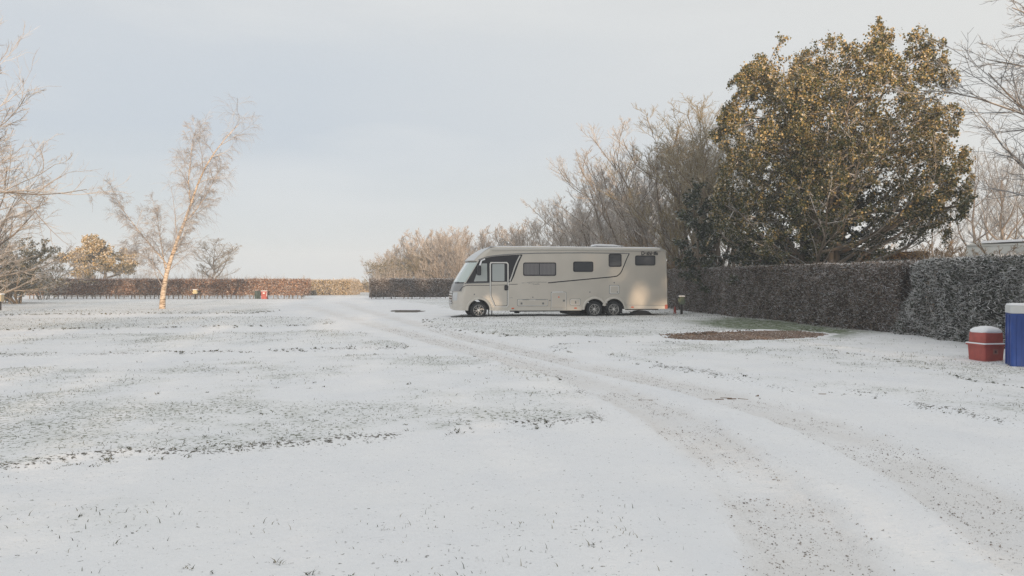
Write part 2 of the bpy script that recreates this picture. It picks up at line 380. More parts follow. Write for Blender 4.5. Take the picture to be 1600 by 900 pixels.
# dark tufts along the turf edges and a few loose ones
def edge_points(Pl, i0, i1, per_m, jit):
    out = []
    for i in range(i0, i1):
        a = np.array(Pl[i % len(Pl)]); b = np.array(Pl[(i + 1) % len(Pl)]); L = np.hypot(*(b - a)); n = int(L * per_m)
        t = rg.rand(n, 1); out.append(a + (b - a) * t + rg.randn(n, 2) * jit)
    return np.concatenate(out)
E = [edge_points(A_, 9, 16, 34, .11), edge_points(A_, 2, 9, 4, .15), edge_points(I3, 5, 9, 22, .10), edge_points(I2, 4, 8, 16, .12), edge_points(I1, 3, 6, 14, .15),
     edge_points(R1, 6, 12, 18, .10), edge_points(R1, 3, 7, 6, .14), edge_points(R2, 9, 17, 14, .16), edge_points(R2, 0, 3, 8, .12)]
E = np.concatenate(E)
dens = fbm(E[:, 0] * 1.1, E[:, 1] * 1.1 + 3, 3); E = E[dens + rg.rand(len(E)) * .25 > .55]
n0 = 170; yy = 3.6 * (16 / 3.6) ** rg.rand(n0); xx = (rg.rand(n0) * 1.6 - 1.05) * yy * .66
fk = fields(xx, yy)[0] > .1; loose = np.stack([xx, yy], 1)[fk]
E = np.concatenate([E, loose]);
cl_ = E[rg.rand(len(E)) < .5]; V0, F0 = blobs(np.stack([cl_[:, 0], cl_[:, 1], gz(cl_[:, 0], cl_[:, 1]) - .004], 1), .008 + .016 * rg.rand(len(cl_)), .45, rg)
m_ = 10
c = np.repeat(E, m_, 0) + rg.randn(len(E) * m_, 2) * (.008 + .022 * np.repeat(rg.rand(len(E), 1), m_, 0))
P = np.stack([c[:, 0], c[:, 1], gz(c[:, 0], c[:, 1]) - .01], 1)
sz = (.008 + .026 * rg.rand(len(c)) ** 1.5) * np.repeat(.5 + .8 * rg.rand(len(E)) ** 2, m_) * (1 + .022 * c[:, 1])
V1, F1 = blades(P, sz, .0018 + .002 * rg.rand(len(c)) + c[:, 1] * .0004, 1.0, rg)
tuft_m = plantmat('dark_turf', [(0, (.025, .025, .012)), (.6, (.07, .075, .03)), (1, (.19, .16, .08))], .2)
V1, F1 = join([(V1, F1), (V0, F0)]); o = link_mesh('grass_tufts', V1, F1, tuft_m); o['kind'] = 'stuff'; tag(o, 'dark turf tufts along the edges of the snowy grass pitches', 'grass')
# little stones in the wheel tracks
x, y = scatter(230000, -6, 18, 3.0, 26); k = x < y * .72
x, y = x[k], y[k]; tr = fields(x, y)[1]
k = (rg.rand(len(x)) < smooth(.46 - tr, 0, .15) * smooth(fbm(x * 1.5, y * 1.5, 3), .25, .6) * 1.3); x, y = x[k], y[k]
r = .0019 + .0065 * rg.rand(len(x)) ** 6 + y * .00018; P = np.stack([x, y, gz(x, y) + r * .1], 1)
V1, F1 = blobs(P, r, .7, rg)
stone_m = plantmat('track_stones', [(0, (.10, .075, .055)), (.5, (.24, .19, .15)), (1, (.42, .37, .32))], .35)
o = link_mesh('gravel', V1, F1, stone_m); o['kind'] = 'stuff'; tag(o, 'small brown stones pressed into the snowy wheel tracks', 'gravel')
# coarse chips on the bare gravel patch
pc = np.array(PATCH); x = rg.uniform(pc[:, 0].min(), pc[:, 0].max(), 14000); y = rg.uniform(pc[:, 1].min(), pc[:, 1].max(), 14000)
k = sdf(x, y, PATCH) > -.14 + .5 * rg.rand(len(x)) ** 1.5; x, y = x[k], y[k]
r = .012 + .018 * rg.rand(len(x)); V1, F1 = blobs(np.stack([x, y, gz(x, y) + r * .2], 1), r, .6, rg)
chip_m = plantmat('gravel_chips', [(0, (.09, .05, .03)), (.5, (.22, .13, .08)), (.9, (.36, .26, .19)), (1, (.6, .58, .55))], .1)
o = link_mesh('gravel_chips', V1, F1, chip_m); o['kind'] = 'stuff'; tag(o, 'brown gravel chips on the bare patch beside the right hedge', 'gravel')
# clods and snow lumps left by feet and tyres along the right verge
P2 = []
for a, b in (((1262, 545), (1380, 563)), ((1380, 563), (1512, 596)), ((1500, 597), (1600, 612))):
    pa, pb = np.array(G(*a)), np.array(G(*b)); n = 26; t = rg.rand(n, 1); P2.append(pa + (pb - pa) * t + rg.randn(n, 2) * .035)
P2 = np.concatenate(P2)
V1, F1 = blobs(np.stack([P2[:, 0], P2[:, 1], gz(P2[:, 0], P2[:, 1])], 1), .012 + .022 * rg.rand(len(P2)), .5, rg)
o = link_mesh('soil_clods', V1, F1, tuft_m); o['kind'] = 'stuff'; tag(o, 'broken line of soil clods in a tyre mark towards the red bin', 'soil')

# ------------------------------------------------------------------ tree maker
def resample(P, K):
    P = np.asarray(P, float); d = np.r_[0, np.cumsum(np.linalg.norm(np.diff(P, axis=0), axis=1))]; t = np.linspace(0, d[-1], K)
    return np.stack([np.interp(t, d, P[:, i]) for i in range(3)], 1)
def spawn(Pp, Rp, Lp, n, t0, t1, ang, asd, lf, K, wander, up, rmax, rtip, rg, taper=.55, outup=0.0, flat=0.0):
    Nb, Kp = Pp.shape[:2]
    t = t0 + (t1 - t0) * (np.arange(n)[None] + rg.rand(Nb, n)) / n
    idx = np.clip(t * (Kp - 1), 0, Kp - 1.001); i0 = idx.astype(int); fr = (idx - i0)[..., None]; b = np.arange(Nb)[:, None]
    p0 = Pp[b, i0] * (1 - fr) + Pp[b, i0 + 1] * fr; T = unit(Pp[b, i0 + 1] - Pp[b, i0]); rr = Rp[b, i0] * (1 - fr[..., 0]) + Rp[b, i0 + 1] * fr[..., 0]
    ref = unit(rg.randn(3)[None, None] + 0 * T); A = unit(np.cross(T, ref)); Bv = np.cross(T, A)
    ph = (np.arange(n) * 2.4)[None] + rg.rand(Nb, 1) * 6.28 + rg.randn(Nb, n) * .5
    a = ang + asd * rg.randn(Nb, n)
    D = np.cos(a)[..., None] * T + np.sin(a)[..., None] * (np.cos(ph)[..., None] * A + np.sin(ph)[..., None] * Bv)
    D[..., 2] = D[..., 2] * (1 - flat) + outup; D = unit(D)
    L = Lp[:, None] * lf * (1 - taper * t) * (.65 + .7 * rg.rand(Nb, n))
    M = Nb * n; p = p0.reshape(M, 3); D = D.reshape(M, 3); L = L.reshape(M); r0 = np.minimum(rr.reshape(M) * .75, rmax)
    P = np.zeros((M, K, 3)); P[:, 0] = p; st = (L / (K - 1))[:, None]
    for k in range(1, K):
        D = D + rg.randn(M, 3) * wander; D[:, 2] += up * (k / K if up < 0 else 1); D = unit(D); P[:, k] = P[:, k - 1] + D * st
    R = np.maximum(r0[:, None] * (1 - np.linspace(0, 1, K))[None] ** .8, min(rtip, rmax)); R[:, -1] = rtip * .6
    return P, R, L
def tubes(P, R, S_):
    M, K = P.shape[:2]; T = np.zeros_like(P); T[:, 1:-1] = P[:, 2:] - P[:, :-2]; T[:, 0] = P[:, 1] - P[:, 0]; T[:, -1] = P[:, -1] - P[:, -2]; T = unit(T)
    ref = np.array([.31, .87, .38]); A = unit(np.cross(T, ref)); Bv = np.cross(T, A)
    an = np.arange(S_) * 2 * pi / S_ + .5
    V = P[:, :, None] + R[:, :, None, None] * (np.cos(an)[None, None, :, None] * A[:, :, None] + np.sin(an)[None, None, :, None] * Bv[:, :, None])
    m = np.arange(M)[:, None, None] * K * S_; k = np.arange(K - 1)[None, :, None] * S_; s = np.arange(S_)[None, None]; s2 = (s + 1) % S_
    F = np.stack([m + k + s, m + k + s2, m + k + S_ + s2, m + k + S_ + s], -1).reshape(-1, 4)
    return V.reshape(-1, 3), F
def leaves(P, n, size, rg, jit=None, t0=.15, droop=.3):
    M, K = P.shape[:2]; t = t0 + (1 - t0) * rg.rand(M, n); idx = np.clip(t * (K - 1), 0, K - 1.001); i = idx.astype(int); fr = (idx - i)[..., None]; b = np.arange(M)[:, None]
    c = (P[b, i] * (1 - fr) + P[b, i + 1] * fr).reshape(-1, 3); c = c + rg.randn(*c.shape) * (jit or (.13 if size == .17 else .06))
    return leaf_quads(c, size * (.6 + .8 * rg.rand(len(c))), rg, droop)
def leaf_quads(c, s, rg, droop=.3, wide=.42):
    n = len(c); d = unit(rg.randn(n, 3) + np.array([0, 0, -droop])); w = unit(np.cross(d, unit(rg.randn(n, 3)))); nn = np.cross(d, w)
    s = s[:, None]
    V = np.stack([c - d * s * .5, c + w * s * wide + nn * s * .12, c + d * s * .5, c - w * s * wide + nn * s * .12], 1).reshape(-1, 3)
    o = np.arange(n)[:, None] * 4
    return V, [np.concatenate([o + np.array([[0, 1, 2]]), o + np.array([[0, 2, 3]])])]
def stems(rg, n, H, spread, r0, lean=(0, 0), K=9, base=.15, curve=.25):
    P = []; R = []
    for i in range(n):
        a = 2 * pi * i / n + rg.rand(); k = np.linspace(0, 1, K)
        off = spread * (.4 + .6 * rg.rand()) * (k ** (1 + curve)) if n > 1 else spread * 0 * k
        w = np.cumsum(rg.randn(K, 2) * H * .012, 0)
        P.append(np.stack([base * math.cos(a) * (n > 1) + off * math.cos(a) + w[:, 0] + lean[0] * k, base * math.sin(a) * (n > 1) + off * math.sin(a) + w[:, 1] + lean[1] * k, H * k * (.8 + .2 * rg.rand() if n > 1 else 1)], 1))
        R.append(r0 * (.7 + .3 * rg.rand()) * (1 - k * .9))
    return np.array(P), np.array(R)
bark_m = plantmat('frosted_bark', [(0, (.17, .135, .10)), (1, (.25, .20, .155))], .6)
twig_m = plantmat('frosted_twigs', [(0, (.21, .165, .12)), (.5, (.38, .31, .25)), (1, (.62, .56, .50))], 1.1, (.78, .77, .77), lo=-.35, hi=.7)
twig_pink = plantmat('pinkish_twigs', [(0, (.22, .16, .11)), (.5, (.40, .31, .23)), (1, (.62, .54, .45))], .95, (.76, .74, .73), lo=-.35, hi=.7)
twig_grey = plantmat('grey_frosted_twigs', [(0, (.10, .095, .09)), (.5, (.19, .18, .17)), (1, (.32, .30, .29))], .7, (.72, .74, .77), lo=-.3, hi=.7)
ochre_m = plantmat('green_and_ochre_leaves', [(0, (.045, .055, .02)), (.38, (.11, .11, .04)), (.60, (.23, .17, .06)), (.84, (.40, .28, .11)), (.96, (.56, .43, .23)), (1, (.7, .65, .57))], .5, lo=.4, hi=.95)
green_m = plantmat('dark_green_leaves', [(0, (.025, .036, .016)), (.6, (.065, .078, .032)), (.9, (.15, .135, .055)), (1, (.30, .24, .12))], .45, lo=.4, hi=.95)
palm_ = plantmat('pale_dry_leaves', [(0, (.16, .14, .06)), (.35, (.40, .29, .13)), (.8, (.60, .46, .28)), (1, (.72, .64, .52))], .5)
ivy_m = plantmat('ivy_leaves', [(0, (.018, .028, .012)), (.6, (.04, .055, .022)), (1, (.09, .10, .04))], .3)
def make_tree(name, label, cat, loc, seed, trunk, levels, H=None, Wd=None, tm=None, cm=None, leaf=None, group=None, rz=0, thick=1, sides=(8, 5, 3, 3, 3), fit=True, env=None):
    rg = np.random.RandomState(seed); P, R = trunk; L = np.linalg.norm(np.diff(P, axis=1), axis=2).sum(1)
    lv = [(P, R)]; pP, pR, pL = P, R, L
    for kw in levels:
        pP, pR, pL = spawn(pP, pR, pL, rg=rg, **kw); lv.append((pP, pR))
    if fit and H:
        allp = np.concatenate([p.reshape(-1, 3) for p, _ in lv]); zt = np.percentile(allp[:, 2], 99.8); sz = H / zt
        c0 = 0; w = (np.percentile(allp[:, 0], 99) - np.percentile(allp[:, 0], 1)); w2 = (np.percentile(allp[:, 1], 99) - np.percentile(allp[:, 1], 1))
        sx = sz if not Wd else Wd / max(.1, (w + w2) / 2)
        sc = np.array([sx, sx, sz]); lv = [(p * sc, r) for p, r in lv]
    if env:
        cz, ra, rz_ = env; out = []
        for p, r in lv:
            q = (p - np.array([0, 0, cz])) / np.array([ra, ra, rz_]); d_ = (np.hypot(q[..., :1], q[..., 1:2]) ** 2.5 + np.abs(q[..., 2:3]) ** 2.5) ** .4; a_ = np.arctan2(q[..., 1], q[..., 0]); b_ = q[..., 2] / (d_[..., 0] + 1e-6)
            lump = 1 + .42 * (fbm(a_ * 1.3 + 7 + seed, b_ * 2.2 + 9, 3) - .5)[..., None]
            dd = d_ / lump; nd = np.where(dd > .7, .7 + .40 * np.tanh((dd - .7) / .5), dd) * lump
            nq = q * nd / (d_ + 1e-9); nq = np.where(p[..., 2:3] < cz - rz_ * .55, q, nq) if len(p) < 8 else nq
            out.append((nq * np.array([ra, ra, rz_]) + np.array([0, 0, cz]), r))
        lv = out
    e = thing(name, label, cat, loc, rz, group)
    tv = join([tubes(p, r, sides[i]) for i, (p, r) in enumerate(lv[:thick + 1])]); link_mesh('trunk', tv[0], tv[1], tm or bark_m, e, True)
    rest = lv[thick + 1:]
    if rest:
        cv = join([tubes(p, r, sides[min(4, i + thick + 1)]) for i, (p, r) in enumerate(rest)]); link_mesh('branches', cv[0], cv[1], cm or twig_m, e)['kind'] = 'stuff'
    if leaf:
        for (nm, n, size, lm, lo_, hi_) in leaf:
            pp = lv[-1][0]; z = pp[:, 0, 2]; zz = (z - z.min()) / (z.max() - z.min()); k = (zz + rg.randn(len(zz)) * .12 >= lo_) & (zz + rg.randn(len(zz)) * .12 < hi_)
            V, F = leaves(pp[k], n, size, rg); link_mesh(nm, V, F, lm, e)['kind'] = 'stuff'
    e['_h'] = 0
    return e
def lvl(n, t0, t1, ang, asd, lf, K, wander, up, rmax, rtip, **kw):
    return dict(n=n, t0=t0, t1=t1, ang=ang, asd=asd, lf=lf, K=K, wander=wander, up=up, rmax=rmax, rtip=rtip, **kw)

# ---- silver birch, leaning right
d = 40.9; bx = XW(253, d)
def BP(l, y=None): return [((p[0] - 253) / FX * d, (0 if y is None else y * i / max(1, len(l) - 1)), (484 - p[1]) / FX * d) for i, p in enumerate(l)]
st = [(BP([(253, 486), (255, 455), (259, 430), (268, 400), (279, 368), (291, 338), (302, 308), (312, 278), (326, 246), (344, 218), (362, 195), (384, 172)]), .185),
      (BP([(261, 425), (255, 408), (250, 385), (243, 358), (238, 330), (228, 305)], .8), .075),
      (BP([(264, 412), (255, 396), (240, 378), (222, 352), (203, 325), (182, 283)], -.9), .075),
      (BP([(258, 432), (246, 418), (228, 400), (205, 385), (182, 372)], .5), .05),
      (BP([(291, 338), (305, 320), (322, 292), (335, 262), (345, 235)], .9), .06),
      (BP([(302, 308), (300, 270), (306, 230), (312, 195), (322, 180)], -.6), .06),
      (BP([(272, 392), (288, 372), (300, 350), (318, 330)], -.8), .05)]
P = np.array([resample(p, 12) for p, _ in st]); R = np.array([r * (.60 if i else 1) * (1 - np.linspace(0, 1, 12) ** (.6 if i == 0 else 1) * .93) for i, (_, r) in enumerate(st)])
birch_m = mat('birch_bark', (.62, .50, .38), .7); t = birch_m.node_tree
co = N(t, 'ShaderNodeTexCoord'); mpp = N(t, 'ShaderNodeMapping'); mpp.inputs['Scale'].default_value = (1.5, 1.5, 9); t.links.new(co.outputs['Object'], mpp.inputs[0])
n_ = N(t, 'ShaderNodeTexNoise'); n_.inputs['Scale'].default_value = 2.6; n_.inputs['Detail'].default_value = 6; t.links.new(mpp.outputs[0], n_.inputs['Vector'])
t.links.new(ramp(t, n_.outputs[0], [(.36, (.10, .065, .04)), (.46, (.45, .34, .24)), (.6, (.66, .55, .44)), (.8, (.74, .68, .6))]), t.nodes['Principled BSDF'].inputs['Base Color'])
birch = make_tree('birch_tree', 'slender silver birch leaning right with drooping frosted twigs', 'tree', (bx, d, 0), 5, (P, R),
          [lvl(19, .10, .98, .7, .25, .225, 7, .12, .02, .026, .009, taper=.25), lvl(10, .15, 1, .7, .3, .48, 4, .16, -.25, .012, .006, taper=.3), lvl(9, .1, 1, .55, .3, .72, 4, .14, -.50, .0065, .0046, taper=.3)],
          fit=False, tm=birch_m, cm=plantmat('birch_twigs', [(0, (.22, .18, .155)), (.5, (.40, .345, .31)), (1, (.62, .58, .55))], 1.0), thick=0)

birch.scale = (.93, .93, .93)
# ---- bare trees: four shapes, each built once
def bare(name, label, loc, seed, H, Wd, nst=1, spread=1.5, r0=.18, n=(8, 8, 7, 6), up=.12, cm=None, rz=0, group=None, env=None, ang=.7, t0=.22, flat=0, tm=None, tw=1.0, leaf=None, wander=.1):
    rg = np.random.RandomState(seed + 100); tr = stems(rg, nst, H * .9, spread, r0)
    return make_tree(name, label, 'tree', loc, seed, tr,
                     [lvl(n[0], t0, .97, ang, .18, .50, 8, wander, up, .10, .02, taper=.5, flat=flat), lvl(n[1], .15, 1, .62, .2, .46, 6, .12, up, .035, .012 * tw, taper=.45), lvl(n[2], .15, 1, .55, .25, .50, 4, .13, up, .014, .008 * tw, taper=.4), lvl(n[3], .1, 1, .55, .3, .5, 3, .14, up * .7, .008 * tw, .006 * tw, taper=.3)],
                     H, Wd, tm=tm, cm=cm, group=group, rz=rz, leaf=leaf, env=env)
# round solitary tree beyond the left hedge
bare('bare_tree', 'small round bare tree standing alone beyond the left hedge', (XW(338, 80), 80, 0), 11, 6.1, 5.6, r0=.17, env=(3.7, 2.9, 2.6), n=(14, 8, 7, 5), cm=plantmat('pale_twigs', [(0, (.22, .18, .13)), (1, (.5, .43, .34))], .5), ang=.8, t0=.24, tw=1.2, up=.13, wander=.05)
# pale oak beyond the left hedge
rg2 = np.random.RandomState(3)
make_tree('oak_tree', 'broad oak with pale dry leaves beyond the left hedge', 'tree', (XW(160, 75), 75, 0), 14, stems(rg2, 1, 4.6, 0, .28),
          [lvl(11, .22, .98, 1.05, .15, .62, 8, .10, .04, .12, .02, taper=.55), lvl(9, .2, 1, .7, .2, .42, 6, .13, .05, .04, .012, taper=.4), lvl(8, .15, 1, .6, .25, .42, 4, .13, .04, .012, .007, taper=.3)],
          6.2, 8.6, cm=twig_m, leaf=[('foliage', 26, .17, palm_, -1, 2)], env=(3.3, 3.7, 2.5))

# belt of bare trees that runs from far centre to behind the motorhome and on to the right
beltA = bare('bare_tree', 'tall frosted bare tree rising behind the motorhome roof, right of its middle', (XW(972, 50), 50, 0), 21, 10.4, 7.0, nst=4, spread=2.2, r0=.14, n=(9, 8, 6, 6), tw=.9, up=.14, cm=twig_m, ang=.42, t0=.10)
beltB = bare('bare_tree', 'pinkish bare tree directly behind the centre of the motorhome', (XW(905, 60), 60, 0), 22, 8.4, 6.6, nst=6, spread=3.0, r0=.10, n=(7, 7, 6, 6), up=.14, cm=twig_pink, ang=.46, t0=.08)
beltC = bare('bare_tree', 'bare tree with yellowish stems between motorhome and the ivy clad tree', (XW(1085, 42), 42, 0), 23, 11.2, 7.0, nst=4, spread=1.8, r0=.13, n=(8, 8, 7, 6), up=.20, cm=plantmat('yellowish_twigs', [(0, (.20, .15, .07)), (.5, (.32, .25, .13)), (1, (.46, .39, .27))], .5), ang=.5, t0=.15)
beltD = bare('bare_tree', 'bushy brown bare tree at the right end of the far treeline', (XW(705, 92), 92, 0), 24, 8.0, 7.4, nst=7, spread=3.2, r0=.09, n=(7, 7, 6, 6), up=.10, cm=twig_pink, ang=.6, t0=.04, tw=1.3, env=(3.9, 3.9, 4.1))
GRP = 'bare trees in the belt behind the motorhome'
for o in (beltA, beltB, beltC, beltD): o['group'] = GRP
belt = [(beltB, 856, 68, 8.1, 'low spreading bare tree above the windscreen end of the motorhome'),
        (beltA, 918, 57, 8.0, 'upright bare tree above the first side window of the motorhome'),
        (beltB, 946, 54, 8.9, 'dense many stemmed bare tree above the small side window'),
        (beltB, 1010, 47, 10.6, 'dense bare tree above the rear roof vent of the motorhome'),
        (beltA, 1045, 44, 11.0, 'tall bare tree rising over the rear corner of the motorhome'),
        (beltC, 1135, 41, 11.8, 'thin bare tree partly hidden by the left side of the big leafy tree'),
        (beltA, 1000, 62, 11.0, 'farther tall bare tree showing between those over the motorhome'),
        (beltD, 820, 78, 8.2, 'brownish bare tree behind the cab roof of the motorhome'),
        (beltD, 785, 84, 7.8, 'small pinkish bare tree over the cab of the motorhome'),
        (beltD, 750, 90, 7.2, 'low bare tree just left of the motorhome windscreen top'),
        (beltD, 672, 97, 7.4, 'bushy bare tree in the middle of the far treeline'),
        (beltD, 640, 104, 6.9, 'bushy bare tree left of the middle of the far treeline'),
        (beltB, 615, 110, 5.9, 'short dark bare tree near the left end of the far treeline'),
        (beltB, 724, 82, 7.5, 'bare tree just behind the right part of the middle hedge'),
        (beltC, 655, 88, 5.6, 'slim bare sapling behind the middle hedge'),
        (beltD, 690, 86, 8.3, 'dense bushy bare tree left of the motorhome windscreen'),
        (beltD, 622, 100, 6.2, 'round bushy bare tree above the left part of the middle hedge'),
        (beltD, 657, 93, 7.4, 'bushy bare tree above the middle of the middle hedge'),
        (beltD, 600, 108, 5.0, 'low bushy bare tree above the left end of the middle hedge'),
        (beltA, 586, 96, 4.6, 'sparse small bare tree at the left end of the far treeline')]
rnd = random.Random(4)
base_h = {beltA: 10.4, beltB: 9.0, beltC: 11.2, beltD: 8.0}
for src, px, dd, h, lab in belt:
    s = h / base_h[src] * (1 + rnd.uniform(-.02, .02)); copy_thing(src, (XW(px, dd), dd, 0), rnd.uniform(0, 6.28), (s * rnd.uniform(.95, 1.1), s * 1.0, s), lab, GRP)

# ---- the big leafy tree on the right
rg3 = np.random.RandomState(9); big = (12.6, 30.5)
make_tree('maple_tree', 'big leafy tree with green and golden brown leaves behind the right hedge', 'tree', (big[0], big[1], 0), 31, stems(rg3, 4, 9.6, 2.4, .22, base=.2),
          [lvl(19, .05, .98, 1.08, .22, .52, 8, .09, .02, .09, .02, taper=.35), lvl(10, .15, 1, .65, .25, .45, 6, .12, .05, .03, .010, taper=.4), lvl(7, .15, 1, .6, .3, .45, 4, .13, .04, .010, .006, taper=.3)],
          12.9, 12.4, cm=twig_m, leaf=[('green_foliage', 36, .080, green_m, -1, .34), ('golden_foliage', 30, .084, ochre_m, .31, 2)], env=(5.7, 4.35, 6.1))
# ---- ivy clad tree left of it
rg4 = np.random.RandomState(12)
make_tree('ivy_clad_tree', 'dark narrow ivy clad tree between the motorhome and the big leafy tree', 'tree', (XW(1108, 37), 37, 0), 33, stems(rg4, 2, 5.6, .5, .16),
          [lvl(16, .04, .97, 1.1, .25, .26, 6, .1, .02, .03, .012, taper=.4), lvl(8, .1, 1, .7, .3, .5, 4, .15, -.05, .01, .007, taper=.3)],
          6.0, 3.0, cm=twig_m, leaf=[('ivy', 40, .11, ivy_m, -1, 2)])
iv = [o for o in bpy.data.objects if o.name.startswith('ivy_clad_tree')][0]
copy_thing(iv, (12.3, 31.6, 0), 2.0, (1.15, 1.15, .95), 'dark ivy clad stem at the foot of the big leafy tree')
copy_thing(iv, (10.6, 32.2, 0), 4.1, (1.0, 1.0, .62), 'low ivy bush left of the big leafy tree trunk')
copy_thing(iv, (14.2, 31.8, 0), 5.3, (1.1, 1.1, .66), 'low ivy bush right of the big leafy tree trunk')
# ---- near bare tree whose branches come in from the right edge
bare('bare_tree', 'near frosted bare tree reaching in from the right edge', (XW(1700, 20), 20, 0), 41, 10.5, 8.6, nst=1, r0=.2, n=(16, 10, 7, 4), cm=twig_grey, ang=1.1, t0=.34, up=.02, tw=.75, wander=.14)
# ---- left edge trees
bare('bare_tree', 'tall frosted bare tree reaching in from the left edge', (XW(-222, 24), 24, 0), 47, 17.5, 10.5, nst=2, spread=1.5, r0=.2, n=(17, 8, 7, 4), cm=twig_pink, ang=1.05, t0=.12, up=.03, tw=.7, wander=.13)
bare('bare_tree', 'brown bushy bare tree at the left edge above the shrubs', (XW(-40, 42), 42, 0), 43, 7.6, 7.4, nst=5, spread=2.6, r0=.12, n=(9, 8, 6, 5), cm=twig_pink, ang=.8, t0=.05, up=.05)
rg5 = np.random.RandomState(15)
make_tree('evergreen_shrub', 'dark green shrub under the bare trees at the left edge', 'shrub', (XW(25, 50), 50, 0), 44, stems(rg5, 5, 4.2, 1.8, .1),
          [lvl(10, .05, .97, .9, .2, .5, 6, .1, .03, .04, .012, taper=.4), lvl(8, .1, 1, .7, .3, .5, 4, .13, .0, .01, .007, taper=.3)],
          4.3, 6.4, cm=twig_m, leaf=[('foliage', 34, .10, plantmat('olive_leaves', [(0, (.06, .065, .03)), (.5, (.15, .13, .06)), (1, (.42, .32, .19))], .45), -1, 2)])
rg6 = np.random.RandomState(16)
make_tree('frosted_shrub', 'pale frosted shrub low at the left edge beside the post', 'shrub', (XW(2, 52), 52, 0), 45, stems(rg6, 5, 2.0, .9, .06),
          [lvl(9, .05, .97, .9, .2, .5, 5, .1, .03, .03, .012, taper=.4), lvl(8, .1, 1, .7, .3, .5, 4, .13, .0, .01, .007, taper=.3)],
          2.2, 3.4, cm=twig_grey, leaf=[('foliage', 16, .12, plantmat('frosted_leaves', [(0, (.07, .09, .08)), (1, (.25, .28, .28))], .8), -1, 2)])
bsh = bare('bare_shrub', 'low brown shrub at the left end of the left hedge', (XW(68, 60), 60, 0), 46, 3.6, 4.8, nst=6, spread=1.6, r0=.05, n=(7, 6, 6, 5), cm=twig_pink, ang=.7, t0=.04, tw=1.1)
bsh['category'] = 'shrub'
es2 = [o for o in bpy.data.objects if o.name.startswith('evergreen_shrub')][0]
copy_thing(es2, (XW(612, 90), 90, 0), 1.0, (1.0, 1.0, .95), 'dark evergreen shrub among bare trees above the left end of the middle hedge')
copy_thing(es2, (XW(668, 90), 90, 0), 2.6, (.8, .8, .8), 'dark evergreen shrub under the bushy trees above the middle hedge')
bare('bare_tree', 'spreading twiggy bare tree behind the tall left edge tree', (XW(-95, 31), 31, 0), 48, 12.6, 7.4, nst=4, spread=2.0, r0=.12, n=(9, 8, 6, 5), cm=twig_pink, ang=.75, t0=.06, up=.08)
# ---- thin woodland trees at the right behind everything
wood = bare('woodland_tree', 'thin tall bare tree right of the big leafy tree', (XW(1520, 55), 55, 0), 51, 11.6, 5.2, nst=1, r0=.17, n=(9, 7, 6, 5), cm=twig_grey, ang=.6, t0=.3, up=.16, tw=1.0)
GW = 'bare woodland trees beyond the right hedge'; wood['group'] = GW
for px, dd, h, lab in [(1492, 60, 9.5, 'short bare woodland tree nearest the big leafy tree'), (1552, 52, 11.0, 'bare woodland tree above the window of the hidden caravan'), (1577, 58, 11.8, 'bare woodland tree above the caravan roof'),
                       (1603, 54, 10.8, 'bare woodland tree cut by the right edge'), (1535, 66, 12.2, 'farther bare woodland tree behind the thin tall one'), (1460, 66, 9.0, 'bare woodland tree glimpsed under the right side of the leafy crown'),
                       (1625, 62, 12.5, 'woodland tree just beyond the right edge')]:
    s = h / 11.6; copy_thing(wood, (XW(px, dd), dd, 0), rnd.uniform(0, 6.28), (s * 1.1, s * 1.1, s), lab, GW)
# ---- scrub behind the right hedge
GS = 'brown shrubs behind the right hedge'
bsh2 = bare('bare_shrub', 'brown shrub between the motorhome and the ivy clad tree', (XW(1062, 42), 42, 0), 52, 3.9, 4.2, nst=7, spread=1.7, r0=.04, n=(7, 6, 5, 5), cm=plantmat('warm_twigs', [(0, (.22, .14, .07)), (1, (.5, .36, .22))], .4), ang=.6, t0=.04, group=GS)
bsh2['category'] = 'shrub'
for px, dd, h, lab in [(1150, 40, 3.4, 'brown shrub right behind the ivy clad tree'), (1190, 43, 4.0, 'brown shrub seen under the left side of the leafy crown'), (1235, 41, 3.0, 'low brown shrub left of the big leafy tree trunk'),
                       (1370, 36, 3.2, 'low brown shrub right of the big leafy tree trunk'), (1418, 38, 3.6, 'brown shrub between the leafy tree and the hidden caravan'), (1470, 34, 3.1, 'brown shrub against the end of the hidden caravan'), (1515, 22, 2.7, 'stems standing in front of the hidden caravan end'), (1560, 21.5, 2.75, 'twiggy shrub in front of the middle of the hidden caravan'), (1010, 46, 4.4, 'brown shrub just behind the rear of the motorhome')]:
    s = h / 3.9; copy_thing(bsh2, (XW(px, dd), dd, 0), rnd.uniform(0, 6.28), (s * 1.1, s * 1.1, s), lab, GS)

